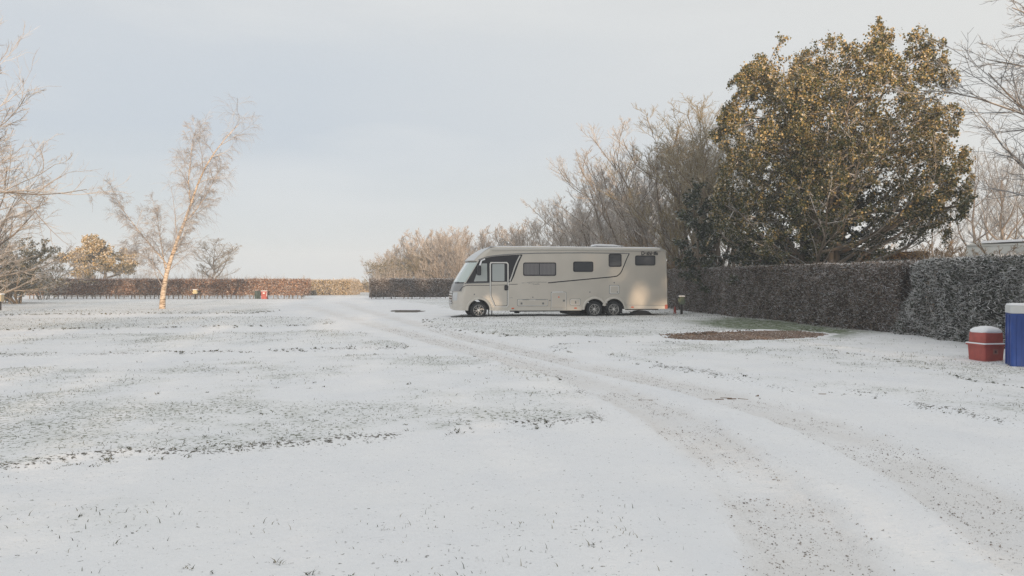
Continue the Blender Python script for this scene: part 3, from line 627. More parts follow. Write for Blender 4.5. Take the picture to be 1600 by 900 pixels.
# ---- unseen trees added behind the camera to shade the site, with gaps for sun
GB = 'unseen trees added behind the camera for shade'
bk = make_tree('added_shade_tree', 'leafy tree added behind the camera to cast shade, nearest the drive', 'tree', (13, -40, 0), 61, stems(np.random.RandomState(61), 3, 9.6, 1.6, .2),
          [lvl(10, .12, .97, .9, .2, .50, 6, .09, .06, .09, .02, taper=.45), lvl(7, .2, 1, .65, .25, .45, 4, .12, .05, .03, .012, taper=.4)],
          12.4, 8.4, cm=twig_m, leaf=[('foliage', 50, .34, green_m, -1, 2)], group=GB)
for i, (bx_, by_, s, lab_) in enumerate([(16.6, -41.5, 1.0, 'leafy tree added for shade, second from the left behind the camera'), (7.0, -42, .9, 'left end tree of the shade row added behind the camera'), (18.6, -38, .98, 'third tree of the shade row added behind the camera'), (22.6, -37, .52, 'short bushy tree added for shade in front of the row behind the camera'),
        (27.8, -41, .98, 'added shade tree just right of the high crowned one behind the camera'), (33.5, -39, 1.0, 'added shade tree well right of the high crowned one behind the camera'), (40, -42, 1.0, 'added shade tree near the middle of the right row behind the camera'),
        (47, -40, 1.02, 'added shade tree second from the right end behind the camera'), (54, -41, 1.0, 'right end tree of the shade row added behind the camera'), (15.6, -46, .98, 'added shade tree in the second rank behind the camera, left one'), (32, -47, .92, 'added shade tree in the second rank behind the camera, right one'), (3, -46, .72, 'small added shade tree at the left of the second rank behind the camera')]):
    copy_thing(bk, (bx_, by_, 0), i * 1.7, (s, s, s), lab_, GB)
make_tree('added_shade_tree', 'high crowned tree added behind the camera, bare lower trunk lets sun through', 'tree', (22.8, -41, 0), 62, stems(np.random.RandomState(62), 2, 11, 1.0, .16),
          [lvl(12, .80, .99, 1.0, .2, .26, 6, .09, .02, .06, .02, taper=.3), lvl(7, .2, 1, .7, .25, .5, 4, .12, .05, .03, .012, taper=.4)],
          13.0, 6.0, cm=twig_m, leaf=[('foliage', 40, .30, green_m, -1, 2)], group=GB)  # crown starts high so sun passes below it onto the motorhome rear

# ------------------------------------------------------------------ hedges
def hedge(name, label, path, width, h, n_tw, n_lf, tw_m, lf_m, seed, tlen=.16, tw_w=.006, leaf=.06, open_base=0.0, stem_gap=0, core_m=None, group=None, top_snow=True, horiz=0.0, bulge=.10, sprig=.0, round0=0.0):
    rg = np.random.RandomState(seed); P = np.array(path, float); sg = np.hypot(*np.diff(P, axis=0).T); cum = np.r_[0, np.cumsum(sg)]; Ltot = cum[-1]
    def at(s):
        x = np.interp(s, cum, P[:, 0]); y = np.interp(s, cum, P[:, 1]); i = np.clip(np.searchsorted(cum, s, 'right') - 1, 0, len(sg) - 1)
        T = np.diff(P, axis=0)[i] / sg[i][:, None]; return x, y, T
    o0 = P[0]; e = thing(name, label, 'hedge', (o0[0], o0[1], 0), 0, group)
    def shell(n, bias):
        ar = np.array([h * Ltot * 1.2, h * Ltot * .35, width * Ltot * 1.1, h * width * 1.5]); fc = rg.choice(4, n, p=ar / ar.sum())
        s = rg.rand(n) * Ltot; z = open_base + (h - open_base) * rg.rand(n); v = rg.rand(n) * width
        dp = np.abs(rg.randn(n)) * bias
        v = np.where(fc == 0, dp, np.where(fc == 1, width - dp, v)); z = np.where(fc == 2, h - dp, z)
        s = np.where(fc == 3, np.where(rg.rand(n) < .5, dp, Ltot - dp), s)
        bl = (fbm(s * 1.3 + seed, z * 1.3, 3) - .5) * bulge * 2; v = v + np.where(fc == 0, bl, 0)
        z = z + np.where(fc == 2, (fbm(s * 1.7, v * 1.5 + seed, 3) - .5) * .12, 0)
        # clipped, slightly rounded shoulder and a leaning-in top
        v = np.where((fc == 0), v + .12 * np.clip((z - h * .8) / (h * .2), 0, 1) ** 2, v)
        if round0:
            kk = np.clip(1 - s / round0, 0, 1) ** 2 * (.35 + .65 * z / h); v = v + kk * width * .8 * (fc != 1); z = z * (1 - .10 * kk)
        x, y, T = at(s); nrm = np.stack([-T[:, 1], T[:, 0]], 1)     # to the back side
        c = np.stack([x + nrm[:, 0] * v, y + nrm[:, 1] * v, z], 1)
        out = np.zeros((n, 3)); out[:, :2] = -nrm; out[fc == 1, :2] *= -1; out[fc == 2] = (0, 0, 1)
        return c - np.array([o0[0], o0[1], 0]), out, fc
    c, out, fc = shell(n_tw, .05)
    dirn = unit(out * .55 + rg.randn(n_tw, 3) * np.array([1, 1, 1 - horiz * .7]) * .6 + np.array([0, 0, .25 * (1 - horiz)]))
    l = tlen * (.5 + rg.rand(n_tw))[:, None]; l = np.where((fc == 2)[:, None] & (rg.rand(n_tw, 1) < sprig), l * 2.5, l)
    w = unit(np.cross(dirn, rg.randn(n_tw, 3))) * (tw_w * (.6 + .8 * rg.rand(n_tw)))[:, None]
    bend = rg.randn(n_tw, 3) * l * .12
    V = np.stack([c - dirn * l * .4 - w, c - dirn * l * .4 + w, c + dirn * l * .15 + w * .9 + bend, c + dirn * l * .15 - w * .9 + bend, c + dirn * l * .6 + bend * .5], 1).reshape(-1, 3)
    oo = np.arange(n_tw)[:, None] * 5
    link_mesh('twigs', V, [oo + np.array([[0, 1, 2, 3]]), oo + np.array([[3, 2, 4]])], tw_m, e)['kind'] = 'stuff'
    if n_lf:
        c, out, fc = shell(n_lf, .09); V, F = leaf_quads(c + out * .02, leaf * (.6 + .8 * rg.rand(n_lf)), rg); link_mesh('foliage', V, F, lf_m, e)['kind'] = 'stuff'
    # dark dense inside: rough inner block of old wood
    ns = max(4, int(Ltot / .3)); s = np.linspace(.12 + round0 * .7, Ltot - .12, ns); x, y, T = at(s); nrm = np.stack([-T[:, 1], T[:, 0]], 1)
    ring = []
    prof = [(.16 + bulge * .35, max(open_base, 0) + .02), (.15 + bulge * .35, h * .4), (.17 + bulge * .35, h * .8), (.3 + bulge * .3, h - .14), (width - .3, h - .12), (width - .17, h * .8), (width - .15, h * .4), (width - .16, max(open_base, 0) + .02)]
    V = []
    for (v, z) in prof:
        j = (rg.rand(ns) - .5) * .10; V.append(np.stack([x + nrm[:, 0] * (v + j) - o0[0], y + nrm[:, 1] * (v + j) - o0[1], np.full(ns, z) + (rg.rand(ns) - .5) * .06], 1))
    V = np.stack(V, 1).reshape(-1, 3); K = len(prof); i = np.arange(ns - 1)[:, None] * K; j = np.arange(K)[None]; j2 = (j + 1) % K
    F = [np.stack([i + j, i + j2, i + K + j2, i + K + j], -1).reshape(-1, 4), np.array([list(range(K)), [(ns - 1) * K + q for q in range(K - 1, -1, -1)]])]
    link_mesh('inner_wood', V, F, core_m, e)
    ns_ = int(Ltot * width * (110 if leaf < .07 else 40)); s = rg.rand(ns_) * Ltot; v = width * (.02 + .9 * rg.rand(ns_)); kk = np.clip(1 - s / round0, 0, 1) ** 2 if round0 else s * 0
    x, y, T = at(s); nrm = np.stack([-T[:, 1], T[:, 0]], 1); v = v + kk * width * .6; sel = fbm(s * 2.1 + seed, v * 3, 2) > .42
    c = np.stack([x + nrm[:, 0] * v - o0[0], y + nrm[:, 1] * v - o0[1], (h + .015 + (fbm(s * 1.7, v * 1.5 + seed, 3) - .5) * .12) * (1 - .10 * kk)], 1)[sel]
    V, F = blobs(c, (.5 if leaf < .07 else 1) * (.02 + .045 * rg.rand(len(c))), .4, rg); link_mesh('settled_snow', V, F, white_m, e)['kind'] = 'stuff'
    if stem_gap:
        n = int(Ltot / stem_gap); s = (np.arange(n) + rg.rand(n) * .7) * stem_gap; x, y, T = at(s); nrm = np.stack([-T[:, 1], T[:, 0]], 1)
        v = rg.uniform(.1, .3, n); K = 4; Pp = np.zeros((n, K, 3)); z = np.linspace(-.03, h * .7, K)
        wv = np.cumsum(rg.randn(n, K, 2) * .045, 1)
        Pp[:, :, 0] = (x + nrm[:, 0] * v - o0[0])[:, None] + wv[:, :, 0]; Pp[:, :, 1] = (y + nrm[:, 1] * v - o0[1])[:, None] + wv[:, :, 1]; Pp[:, :, 2] = z
        R = (.022 + .03 * rg.rand(n))[:, None] * np.linspace(1, .6, K)[None]
        kinds = []
        for q in range(6):
            V, F = tubes(Pp[q:q + 1] - Pp[q:q + 1, :1] * np.array([1, 1, 0]), R[q:q + 1], 5); kinds.append(link_mesh('stem', V, F, bark_m, e, True)); kinds[-1].location = (Pp[q, 0, 0], Pp[q, 0, 1], 0)
        for q in range(6, n):
            c_ = kinds[q % 6].copy(); COL.objects.link(c_); c_.parent = e; c_.location = (Pp[q, 0, 0], Pp[q, 0, 1], 0); c_.rotation_euler = (0, 0, q * 2.1)
    return e
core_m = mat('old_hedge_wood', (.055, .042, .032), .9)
hb_tw = plantmat('beech_hedge_twigs', [(0, (.14, .09, .07)), (.5, (.28, .19, .15)), (1, (.46, .37, .32))], .6, lo=.1, hi=.9)
hb_lf = plantmat('beech_hedge_leaves', [(0, (.16, .075, .045)), (.5, (.34, .17, .09)), (.85, (.52, .31, .19)), (1, (.7, .6, .52))], .6, lo=.2, hi=.9)
hd_tw = plantmat('dark_hedge_twigs', [(0, (.11, .085, .07)), (.5, (.24, .185, .155)), (1, (.50, .45, .42))], .8, lo=.0, hi=.9)
hd_lf = plantmat('dark_hedge_leaves', [(0, (.045, .042, .026)), (.6, (.11, .08, .055)), (.9, (.20, .14, .10)), (1, (.38, .34, .32))], .5, lo=.3, hi=.95)
hf_tw = plantmat('frosted_hedge_twigs', [(0, (.09, .08, .07)), (.45, (.28, .265, .25)), (1, (.66, .65, .64))], 1.0, (.78, .78, .78), lo=-.2, hi=.7)
hf_lf = plantmat('frosted_hedge_leaves', [(0, (.018, .024, .016)), (.6, (.045, .055, .035)), (.9, (.10, .10, .075)), (1, (.34, .36, .37))], .55, lo=.3, hi=.95)
def off(px, d): return (XW(px, d), d)
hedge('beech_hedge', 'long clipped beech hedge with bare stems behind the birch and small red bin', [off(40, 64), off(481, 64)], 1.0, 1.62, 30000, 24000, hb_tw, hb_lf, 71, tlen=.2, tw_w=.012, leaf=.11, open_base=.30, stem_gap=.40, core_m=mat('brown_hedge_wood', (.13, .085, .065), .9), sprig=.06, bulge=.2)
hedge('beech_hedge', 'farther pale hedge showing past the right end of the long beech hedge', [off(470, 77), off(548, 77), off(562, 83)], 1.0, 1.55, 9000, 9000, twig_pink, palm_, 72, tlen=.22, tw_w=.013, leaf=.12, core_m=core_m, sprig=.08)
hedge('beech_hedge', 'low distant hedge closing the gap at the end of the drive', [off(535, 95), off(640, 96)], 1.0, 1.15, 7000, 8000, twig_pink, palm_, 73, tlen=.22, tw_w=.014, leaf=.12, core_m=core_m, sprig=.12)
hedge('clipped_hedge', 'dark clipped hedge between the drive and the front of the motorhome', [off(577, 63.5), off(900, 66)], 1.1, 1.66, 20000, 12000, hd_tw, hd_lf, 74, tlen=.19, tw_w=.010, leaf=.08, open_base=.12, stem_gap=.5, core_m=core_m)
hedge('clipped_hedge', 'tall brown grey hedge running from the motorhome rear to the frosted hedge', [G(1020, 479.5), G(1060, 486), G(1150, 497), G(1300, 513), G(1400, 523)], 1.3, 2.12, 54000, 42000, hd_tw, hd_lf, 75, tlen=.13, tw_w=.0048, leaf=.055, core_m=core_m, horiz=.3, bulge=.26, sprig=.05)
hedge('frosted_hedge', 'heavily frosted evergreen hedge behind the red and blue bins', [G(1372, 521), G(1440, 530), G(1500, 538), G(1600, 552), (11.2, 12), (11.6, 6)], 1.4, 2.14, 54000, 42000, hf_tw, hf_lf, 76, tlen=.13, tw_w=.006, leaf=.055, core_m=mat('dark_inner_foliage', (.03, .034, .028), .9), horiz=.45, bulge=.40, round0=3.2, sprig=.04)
hedge('beech_hedge', 'low golden beech hedge behind the tall hedge right of the leafy tree', [off(1345, 31), off(1452, 31)], .9, 2.72, 9000, 16000, hb_tw, plantmat('golden_beech', [(0, (.2, .11, .04)), (.6, (.5, .3, .12)), (1, (.7, .5, .28))], .15), 77, tlen=.15, tw_w=.006, leaf=.07, core_m=core_m)
hedge('beech_hedge', 'golden low hedge showing between motorhome rear and ivy clad tree', [off(1035, 52), off(1130, 52)], .9, 2.65, 6000, 9000, hb_tw, bpy.data.materials['golden_beech'], 78, tlen=.18, tw_w=.008, leaf=.09, core_m=core_m)
# low scrub showing above the left hedges
def scrub(name, label, x0, x1, yd, h, n, m, seed):
    rg = np.random.RandomState(seed); K = 3; P = np.zeros((n, K, 3)); x = rg.uniform(x0, x1, n); y = yd + rg.rand(n) * 2; hh = h * (.45 + .55 * rg.rand(n)) * (.6 + .6 * fbm(x * .6, x * 0, 3))
    for k in range(K): P[:, k] = np.stack([x + rg.randn(n) * .05 * k, y + rg.randn(n) * .05 * k, hh * k / (K - 1)], 1)
    R = np.linspace(.016, .007, K)[None] * np.ones((n, 1)); L = hh
    c, r, l = spawn(P, R, L, 7, .3, 1, .5, .25, .3, 3, .1, .1, .01, .007, rg)
    V, F = join([tubes(P, R, 3), tubes(c, r, 3)]); o = link_mesh(name, V, F, m); o['kind'] = 'stuff'; tag(o, label, 'undergrowth')
scrub('undergrowth', 'frosted scrub stems showing above the long beech hedge', XW(90, 70), XW(480, 70), 69, 2.5, 600, twig_pink, 81)
scrub('undergrowth', 'tangled frosted undergrowth behind the tall right hedge', 9.5, 24, 38, 3.1, 600, twig_m, 82)
scrub('undergrowth', 'far brown undergrowth at the foot of the central treeline', XW(590, 90), XW(860, 90), 86, 3.6, 600, twig_pink, 83)

# ------------------------------------------------------------------ the motorhome
TH = math.radians(10); MX, MY = -2.42, 32.0
ct, st_ = math.cos(TH), math.sin(TH)
def PL(Xc, Yc):                                  # enlarged-view coordinates -> along / up on the near side wall
    s = (690 + Xc / 4.21 - 800) / FX; u = (s * MY - MX) / (ct - s * st_)
    return (u, CH - (Yc / 4.21 + 360 - HOR) / FX * (MY + u * st_))
mh = thing('motorhome', 'long champagne coloured motorhome with black cab graphics and twin rear axle parked on the snow', 'motorhome', (MX, MY, 0), TH)
paint = mat('champagne_paint', (.60, .565, .505), .32, .25, .5, .4); varied(paint, .05, 1.2)
pale = mat('pale_trim', (.62, .59, .53), .4); black = mat('black_gloss', (.02, .022, .028), .18); rub = mat('tyre_rubber', (.018, .019, .022), .75)
alu = mat('aluminium_trim', (.62, .62, .60), .3, .6); under = mat('underbody_black', (.015, .015, .017), .8)
glass = mat('dark_window_glass', (.045, .05, .06), .06, 0, .8); blind = mat('blind_behind_glass', (.40, .44, .44), .12, 0, .6, .5)
amber = mat('amber_lens', (.7, .12, .03), .3); lamp = mat('clear_lens', (.6, .62, .63), .12, 0, .6, .5)
grey = mat('grey_trim', (.16, .165, .17), .4); rimm = mat('rim_alloy', (.75, .74, .72), .25, .7)
MWID = 2.3
sil = [(86, 527, .5), (80, 515, .8), (76, 495, 1), (74, 465, 1), (76, 430, 1), (82, 400, 1), (90, 370, 1), (101, 347, 1), (124, 306, 1), (146, 270, 1), (168, 236, 1), (188, 204, 1), (180, 199, 1), (188, 190, 1), (208, 171, .95), (232, 152, .9), (262, 133, .75), (290, 119, .6), (318, 110, .45)]
ol = [(*PL(a, b), w, 0 if b > 125 else .5, 0) for a, b, w in sil]
NF = len(ol)
top = PL(700, 108)[1]
ol += [(PL(360, 107)[0], top, .2, 1, 0)] + [(PL(q, 107)[0], top, 0, 1, 0) for q in (430, 700, 1000, 1300)] + [(PL(1440, 0)[0], top - .005, 0, 1, .1), (PL(1466, 0)[0], top - .05, 0, .7, .5), (PL(1480, 0)[0], top - .14, 0, .3, 1),
       (*PL(1486, 220), 0, 0, 1), (*PL(1491, 350), 0, 0, 1), (*PL(1491, 505), 0, 0, 1), (*PL(1487, 516), 0, 0, .6)]
zb_r = PL(1300, 517)[1]; zb = PL(600, 524)[1]
def arc(uc, zc, r, z0, a1=None, a0=None, n=14):
    s = math.asin((z0 - zc) / r) if a0 is None else a0; e = pi - math.asin((z0 - zc) / r) if a1 is None else a1
    return [(uc + r * math.cos(s + (e - s) * i / n), zc + r * math.sin(s + (e - s) * i / n)) for i in range(n + 1)]
w1 = PL(245, 533); w2 = PL(1007, 522); w3 = PL(1135, 522); WZ = .32
RW = .455; half = (w3[0] - w2[0]) / 2; am = math.acos(half / RW)
tail = arc(w3[0], WZ, RW, zb_r, a1=pi - am) + arc(w2[0], WZ, RW, zb, a0=am)
bott = [(PL(1216, 517)[0] + .12, zb_r)] + tail + [(PL(600, 525)[0], zb)] + arc(w1[0], WZ, RW, zb) + [(PL(150, 525)[0], zb)]
NB0 = len(ol); ol += [(a, b, 0, 0, 0) for a, b in bott]
def sh(t, r): return 0 if t >= r else 1 - math.sqrt(max(0, 1 - (1 - t / r) ** 2))
def body_pt(p, t):
    tt = min(t, MWID - t); u, z, wf, wr, wb = p
    return (u + .50 * sh(tt, .75) * wf - .10 * sh(tt, .14) * wb, t, z - .13 * sh(tt, .16) * wr)
ts = [0, .008, .025, .05, .09, .14, .2, .3, .42, .55, .75]; ts = ts + [1.15] + [MWID - t for t in ts[::-1]]
n = len(ol); V = [body_pt(p, t) for t in ts for p in ol]; F = []; mi = []
for k in range(len(ts) - 1):
    for i in range(n):
        j = (i + 1) % n; F.append((k * n + i, k * n + j, (k + 1) * n + j, (k + 1) * n + i)); mi.append(1 if i >= NB0 - 1 else (2 if (NF <= i < NF + 5) else 0))
for k in (0, len(ts) - 1):
    tr_ = tessellate_polygon([[Vector((V[k * n + i][0], V[k * n + i][2], 0)) for i in range(n)]])
    for q in tr_: F.append(tuple(k * n + a for a in q)); mi.append(0)
body = link_mesh('body', V, F, [paint, under, pale], mh); body.data.polygons.foreach_set('material_index', mi)
sm = [i < (len(ts) - 1) * n for i in range(len(F))]; body.data.polygons.foreach_set('use_smooth', sm)
import bmesh
bm = bmesh.new(); bm.from_mesh(body.data); bmesh.ops.recalc_face_normals(bm, faces=bm.faces); bm.to_mesh(body.data); bm.free()
md = body.modifiers.new('edge_split', 'EDGE_SPLIT'); md.split_angle = math.radians(38)
def panel(name, pts, m, proud=.006, parent=None, deep=.0, bevel=0):     # flat plate on the near wall
    b = B().prism([PL(*p) for p in pts], -proud, deep); return b.build(name, m, parent or mh, bevel=bevel)
def rrect(x0, y0, x1, y1, r=10, n=4):
    o = []
    for cx, cy, a in ((x1 - r, y0 + r, -90), (x1 - r, y1 - r, 0), (x0 + r, y1 - r, 90), (x0 + r, y0 + r, 180)):
        o += [(cx + r * math.cos(math.radians(a + 90 * i / n)), cy + r * math.sin(math.radians(a + 90 * i / n))) for i in range(n + 1)]
    return o
def ring(name, outer, inner, m, proud, parent=None):
    O = [PL(*p) for p in outer]; I = [PL(*p) for p in inner]; n = len(O); V = [(p[0], -proud, p[1]) for p in O] + [(p[0], -proud, p[1]) for p in I] + [(p[0], .0, p[1]) for p in O] + [(p[0], .0, p[1]) for p in I]
    F = []
    for i in range(n):
        j = (i + 1) % n; F += [(i, j, n + j, n + i), (i, 2 * n + i, 2 * n + j, j), (n + i, n + j, 3 * n + j, 3 * n + i)]
    return link_mesh(name, V, F, m, parent or mh)
def line(name, pts, w, m, proud=.004, parent=None):
    Q = [PL(*p) for p in pts]; L, R_ = [], []
    for i, q in enumerate(Q):
        a = Q[max(0, i - 1)]; c = Q[min(len(Q) - 1, i + 1)]; dx, dz = c[0] - a[0], c[1] - a[1]; l = math.hypot(dx, dz); L.append((q[0] - dz / l * w / 2, q[1] + dx / l * w / 2)); R_.append((q[0] + dz / l * w / 2, q[1] - dx / l * w / 2))
    V = [(p[0], -proud, p[1]) for p in L + R_] + [(p[0], .0, p[1]) for p in L + R_]; k = len(L)
    F = []
    for i in range(k - 1): F += [(i, i + 1, k + i + 1, k + i), (i, 2 * k + i, 2 * k + i + 1, i + 1), (k + i, k + i + 1, 3 * k + i + 1, 3 * k + i)]
    return link_mesh(name, V, F, m, parent or mh)
def smoothline(pts, n=8):
    P = [Vector(p) for p in pts]; o = []
    for i in range(len(P) - 1):
        p0, p1, p2, p3 = P[max(0, i - 1)], P[i], P[i + 1], P[min(len(P) - 1, i + 2)]
        for k in range(n):
            t = k / n; o.append(tuple(.5 * ((2 * p1) + (p2 - p0) * t + (2 * p0 - 5 * p1 + 4 * p2 - p3) * t * t + (3 * p1 - p0 - 3 * p2 + p3) * t ** 3)))
    return o + [tuple(P[-1])]
# black cab graphic with a window in it, swept top edge
topc = smoothline([(248, 196), (290, 182), (340, 172), (430, 164), (528, 159)])
panel('cab_graphic', [(160, 345), (182, 308), (205, 270), (228, 232)] + topc + [(512, 190), (492, 240), (474, 290), (452, 338), (441, 345), (300, 345)], black, .005)
lowblack = panel('side_window', [(258, 218), (298, 217), (300, 334), (212, 336), (224, 302), (242, 262)], blind, .010)
line('beltline_trim', [(150, 350), (200, 347), (316, 344)], .035, grey, .009)
line('beltline_trim', [(442, 345), (560, 342)], .014, pale, .006)
line('stripe', smoothline([(118, 400), (135, 376), (165, 363), (230, 361), (316, 362)]), .022, black, .007)
line('stripe', [(442, 355), (500, 354)], .018, black, .007)
line('stripe', smoothline([(243, 194), (290, 177), (345, 167), (440, 158), (600, 151), (900, 148), (1100, 150), (1234, 151)]), .036, grey, .0075)
line('stripe', smoothline([(340, 163), (440, 154), (600, 146), (900, 143), (1100, 145), (1234, 147)]), .012, alu, .006)
line('stripe', smoothline([(516, 166), (496, 205), (478, 250), (462, 300), (448, 334)]), .05, alu, .0085)
line('stripe', smoothline([(529, 160), (508, 205), (491, 250), (475, 295), (456, 336)]), .045, black, .009)
line('stripe', smoothline([(1234, 152), (1216, 190), (1198, 235), (1180, 275), (1162, 294), (1135, 304), (1000, 317), (850, 331), (700, 345)]), .042, black, .006)
line('stripe', smoothline([(1226, 152), (1209, 190), (1191, 233), (1173, 270), (1156, 287), (1130, 297), (1000, 310), (850, 325), (690, 339)]), .016, pale, .0075)
line('stripe', smoothline([(525, 346), (600, 340), (690, 341)]), .014, grey, .005)
for a, b in (((570, 352), (582, 346)), ((586, 352), (590, 343)), ((596, 350), (612, 347)), ((616, 355), (624, 348)), ((628, 352), (640, 346)), ((600, 357), (645, 355))): line('model_script', [a, b], .012, grey, .004)
# entrance door: leaf, frame, window, handle
dout = rrect(314, 207, 441, 506, 12); 
dpoly = [(316, 220), (322, 208), (430, 208), (440, 220), (440, 495), (430, 506), (352, 506), (346, 500), (317, 430)]
dinn = [(324, 224), (328, 216), (426, 216), (433, 224), (433, 491), (426, 498), (356, 498), (351, 494), (324, 427)]
door = panel('door', dinn, paint, .012)
ring('door_frame', dpoly, dinn, mat('door_frame_white', (.72, .71, .68), .4), .020, door)
ring('door_seal', dinn, [(327, 227), (331, 219), (423, 219), (430, 227), (430, 488), (423, 495), (358, 495), (353, 491), (327, 426)], black, .0145, door)
panel('door_window', [(331, 219), (423, 219), (430, 227), (430, 338), (327, 338), (327, 227)], black, .016, door)
panel('pane', rrect(333, 221, 413, 333, 5), blind, .019, door)
line('door_stripe', [(327, 349), (430, 346)], .02, pale, .015, door); line('door_stripe', [(327, 361), (430, 358)], .016, black, .015, door)
panel('door_handle', rrect(412, 360, 437, 395, 8), black, .045, door)
line('panel_gap', [(316, 345), (318, 430), (350, 503)], .014, grey, .006)
line('panel_gap', [(447, 443), (468, 443)], .010, grey, .003)
# living area windows
def window(x0, y0, x1, y1, bar=None, curtain=False):
    w = panel('window', rrect(x0, y0, x1, y1, 11), black, .022, bevel=.004)
    panel('pane', rrect(x0 + 7, y0 + 7, x1 - 7, y1 - 7, 7), glass if not curtain else mat_cur, .026, w)
    if bar: panel('mullion', [(bar - 2, y0 + 8), (bar + 2, y0 + 8), (bar + 2, y1 - 8), (bar - 2, y1 - 8)], black, .029, w)
    return w
mat_cur = mat('curtain_behind_glass', (.16, .16, .17), .10, 0, .7); t = mat_cur.node_tree
wv = N(t, 'ShaderNodeTexWave'); wv.inputs['Scale'].default_value = 5.5; wv.inputs['Distortion'].default_value = 1.2; co = N(t, 'ShaderNodeTexCoord'); t.links.new(co.outputs['Object'], wv.inputs[0])
t.links.new(ramp(t, wv.outputs[0], [(0, (.11, .11, .12)), (1, (.24, .235, .24))]), t.nodes['Principled BSDF'].inputs['Base Color'])
window(536, 211, 753, 299, 643, True); window(865, 205, 997, 273); window(1098, 154, 1183, 240); window(1272, 165, 1405, 231)
# service hatches and vents
white_trim = mat('white_trim', (.74, .73, .70), .4)
def hatch(nm, x0, y0, x1, y1, m=None, fr=4):
    ring('seam', rrect(x0 - 2.5, y0 - 2.5, x1 + 2.5, y1 + 2.5, 7), rrect(x0, y0, x1, y1, 6), grey, .008)
    h_ = panel(nm, rrect(x0, y0, x1, y1, 6), m or white_trim, .014); panel('panel', rrect(x0 + fr, y0 + fr, x1 - fr, y1 - fr, 4), paint if m is None else m, .0175, h_); return h_
v_ = hatch('fridge_vent', 500, 455, 697, 495)
for q in (525, 667): panel('latch', rrect(q - 6, 474, q + 6, 487, 2), grey, .024, v_)
for q in ((530, 575), (618, 690)): line('seam', [(q[0], 457), (q[1], 457)], .012, grey, .021, v_)
h1 = hatch('service_hatch', 722, 407, 819, 516); panel('lock', rrect(766, 434, 775, 443, 3), amber, .025, h1); panel('latch', rrect(797, 456, 811, 468, 2), grey, .025, h1)
line('frost_ridge', [(726, 405), (800, 403)], .02, white_m, .03, h1)
h2 = hatch('water_hatch', 846, 452, 912, 490); panel('latch', rrect(877, 465, 885, 482, 2), grey, .024, h2)
h3 = hatch('flue_cover', 1105, 362, 1166, 416, None, 6); panel('latch', rrect(1152, 402, 1159, 409, 2), grey, .024, h3)
for q in ((600, 441), (712, 462), (975, 407), (1135, 345), (215, 422), (601, 470)): panel('filler_cap', rrect(q[0] - 4, q[1] - 5, q[0] + 4, q[1] + 3, 3), grey, .012)
# skirt, arch lips, lamps
panel('skirt', [(322, 507), (922, 503), (920, 526), (332, 528)], pale, .014)
panel('skirt', [(1222, 492), (1478, 493), (1478, 514), (1215, 518)], pale, .014)
line('seam', [(715, 506), (715, 524)], .01, grey, .016); line('seam', [(822, 506), (822, 524)], .01, grey, .016)
def lip(uc, r, w, a0, a1, nm='wheel_arch'):
    V = []; n = 24
    for i in range(n + 1):
        a = a0 + (a1 - a0) * i / n
        for rr, yy in ((r - .004, 0), (r - .004, -.035), (r + w * .5, -.04), (r + w, -.012), (r + w, 0)): V.append((uc + rr * math.cos(a), yy, WZ + rr * math.sin(a)))
    F = [(i * 5 + k, i * 5 + k + 1, i * 5 + 6 + k, i * 5 + 5 + k) for i in range(n) for k in range(4)]
    return link_mesh(nm, V, F, pale, mh, True)
az = math.asin((zb - WZ) / RW)
lip(w1[0], RW, .10, az, pi - az); lip(w3[0], RW, .10, az, pi - am - .02); lip(w2[0], RW, .10, am + .02, pi - az)
for q, y0 in ((468, 513), (880, 511), (1255, 505)): panel('marker_lamp', rrect(q - 9, y0 - 4, q + 9, y0 + 4, 3), amber, .022)
panel('rear_lamp', rrect(1468, 488, 1486, 516, 4), mat('red_lens', (.42, .12, .09), .3), .02)
line('corner_trim', [(1442, 122), (1462, 130), (1470, 145), (1474, 250), (1481, 400), (1481, 492)], .035, alu, .012)
line('roof_rail', [(318, 122), (700, 119), (1100, 123), (1455, 131)], .055, alu, .016)
line('roof_rail', [(330, 135), (700, 132), (1100, 135), (1440, 141)], .012, grey, .008)
for q in (1440,): panel('rail_bracket', rrect(q - 5, 112, q + 5, 128, 2), alu, .03)
line('seam', [(1232, 492), (1478, 494)], .012, grey, .016)
# lettering over the rear window
fc_ = bpy.data.curves.new('lettering', 'FONT'); fc_.body = 'Dethleffs'; fc_.size = .215; fc_.extrude = .003; fc_.offset = .009; fc_.materials.append(mat('lettering_grey', (.03, .03, .035), .5))
lo = bpy.data.objects.new('lettering', fc_); COL.objects.link(lo); lo.parent = mh; lu, lz = PL(1312, 161); lo.location = (lu, -.005, lz); lo.rotation_euler = (pi / 2, 0, 0)
fc_.space_character = .98
bpy.context.view_layer.update(); lm_ = bpy.data.meshes.new_from_object(lo.evaluated_get(bpy.context.evaluated_depsgraph_get()))
bpy.data.objects.remove(lo); lo = bpy.data.objects.new('lettering', lm_); COL.objects.link(lo); lo.parent = mh; lo.location = (lu, -.005, lz); lo.rotation_euler = (pi / 2, 0, 0)
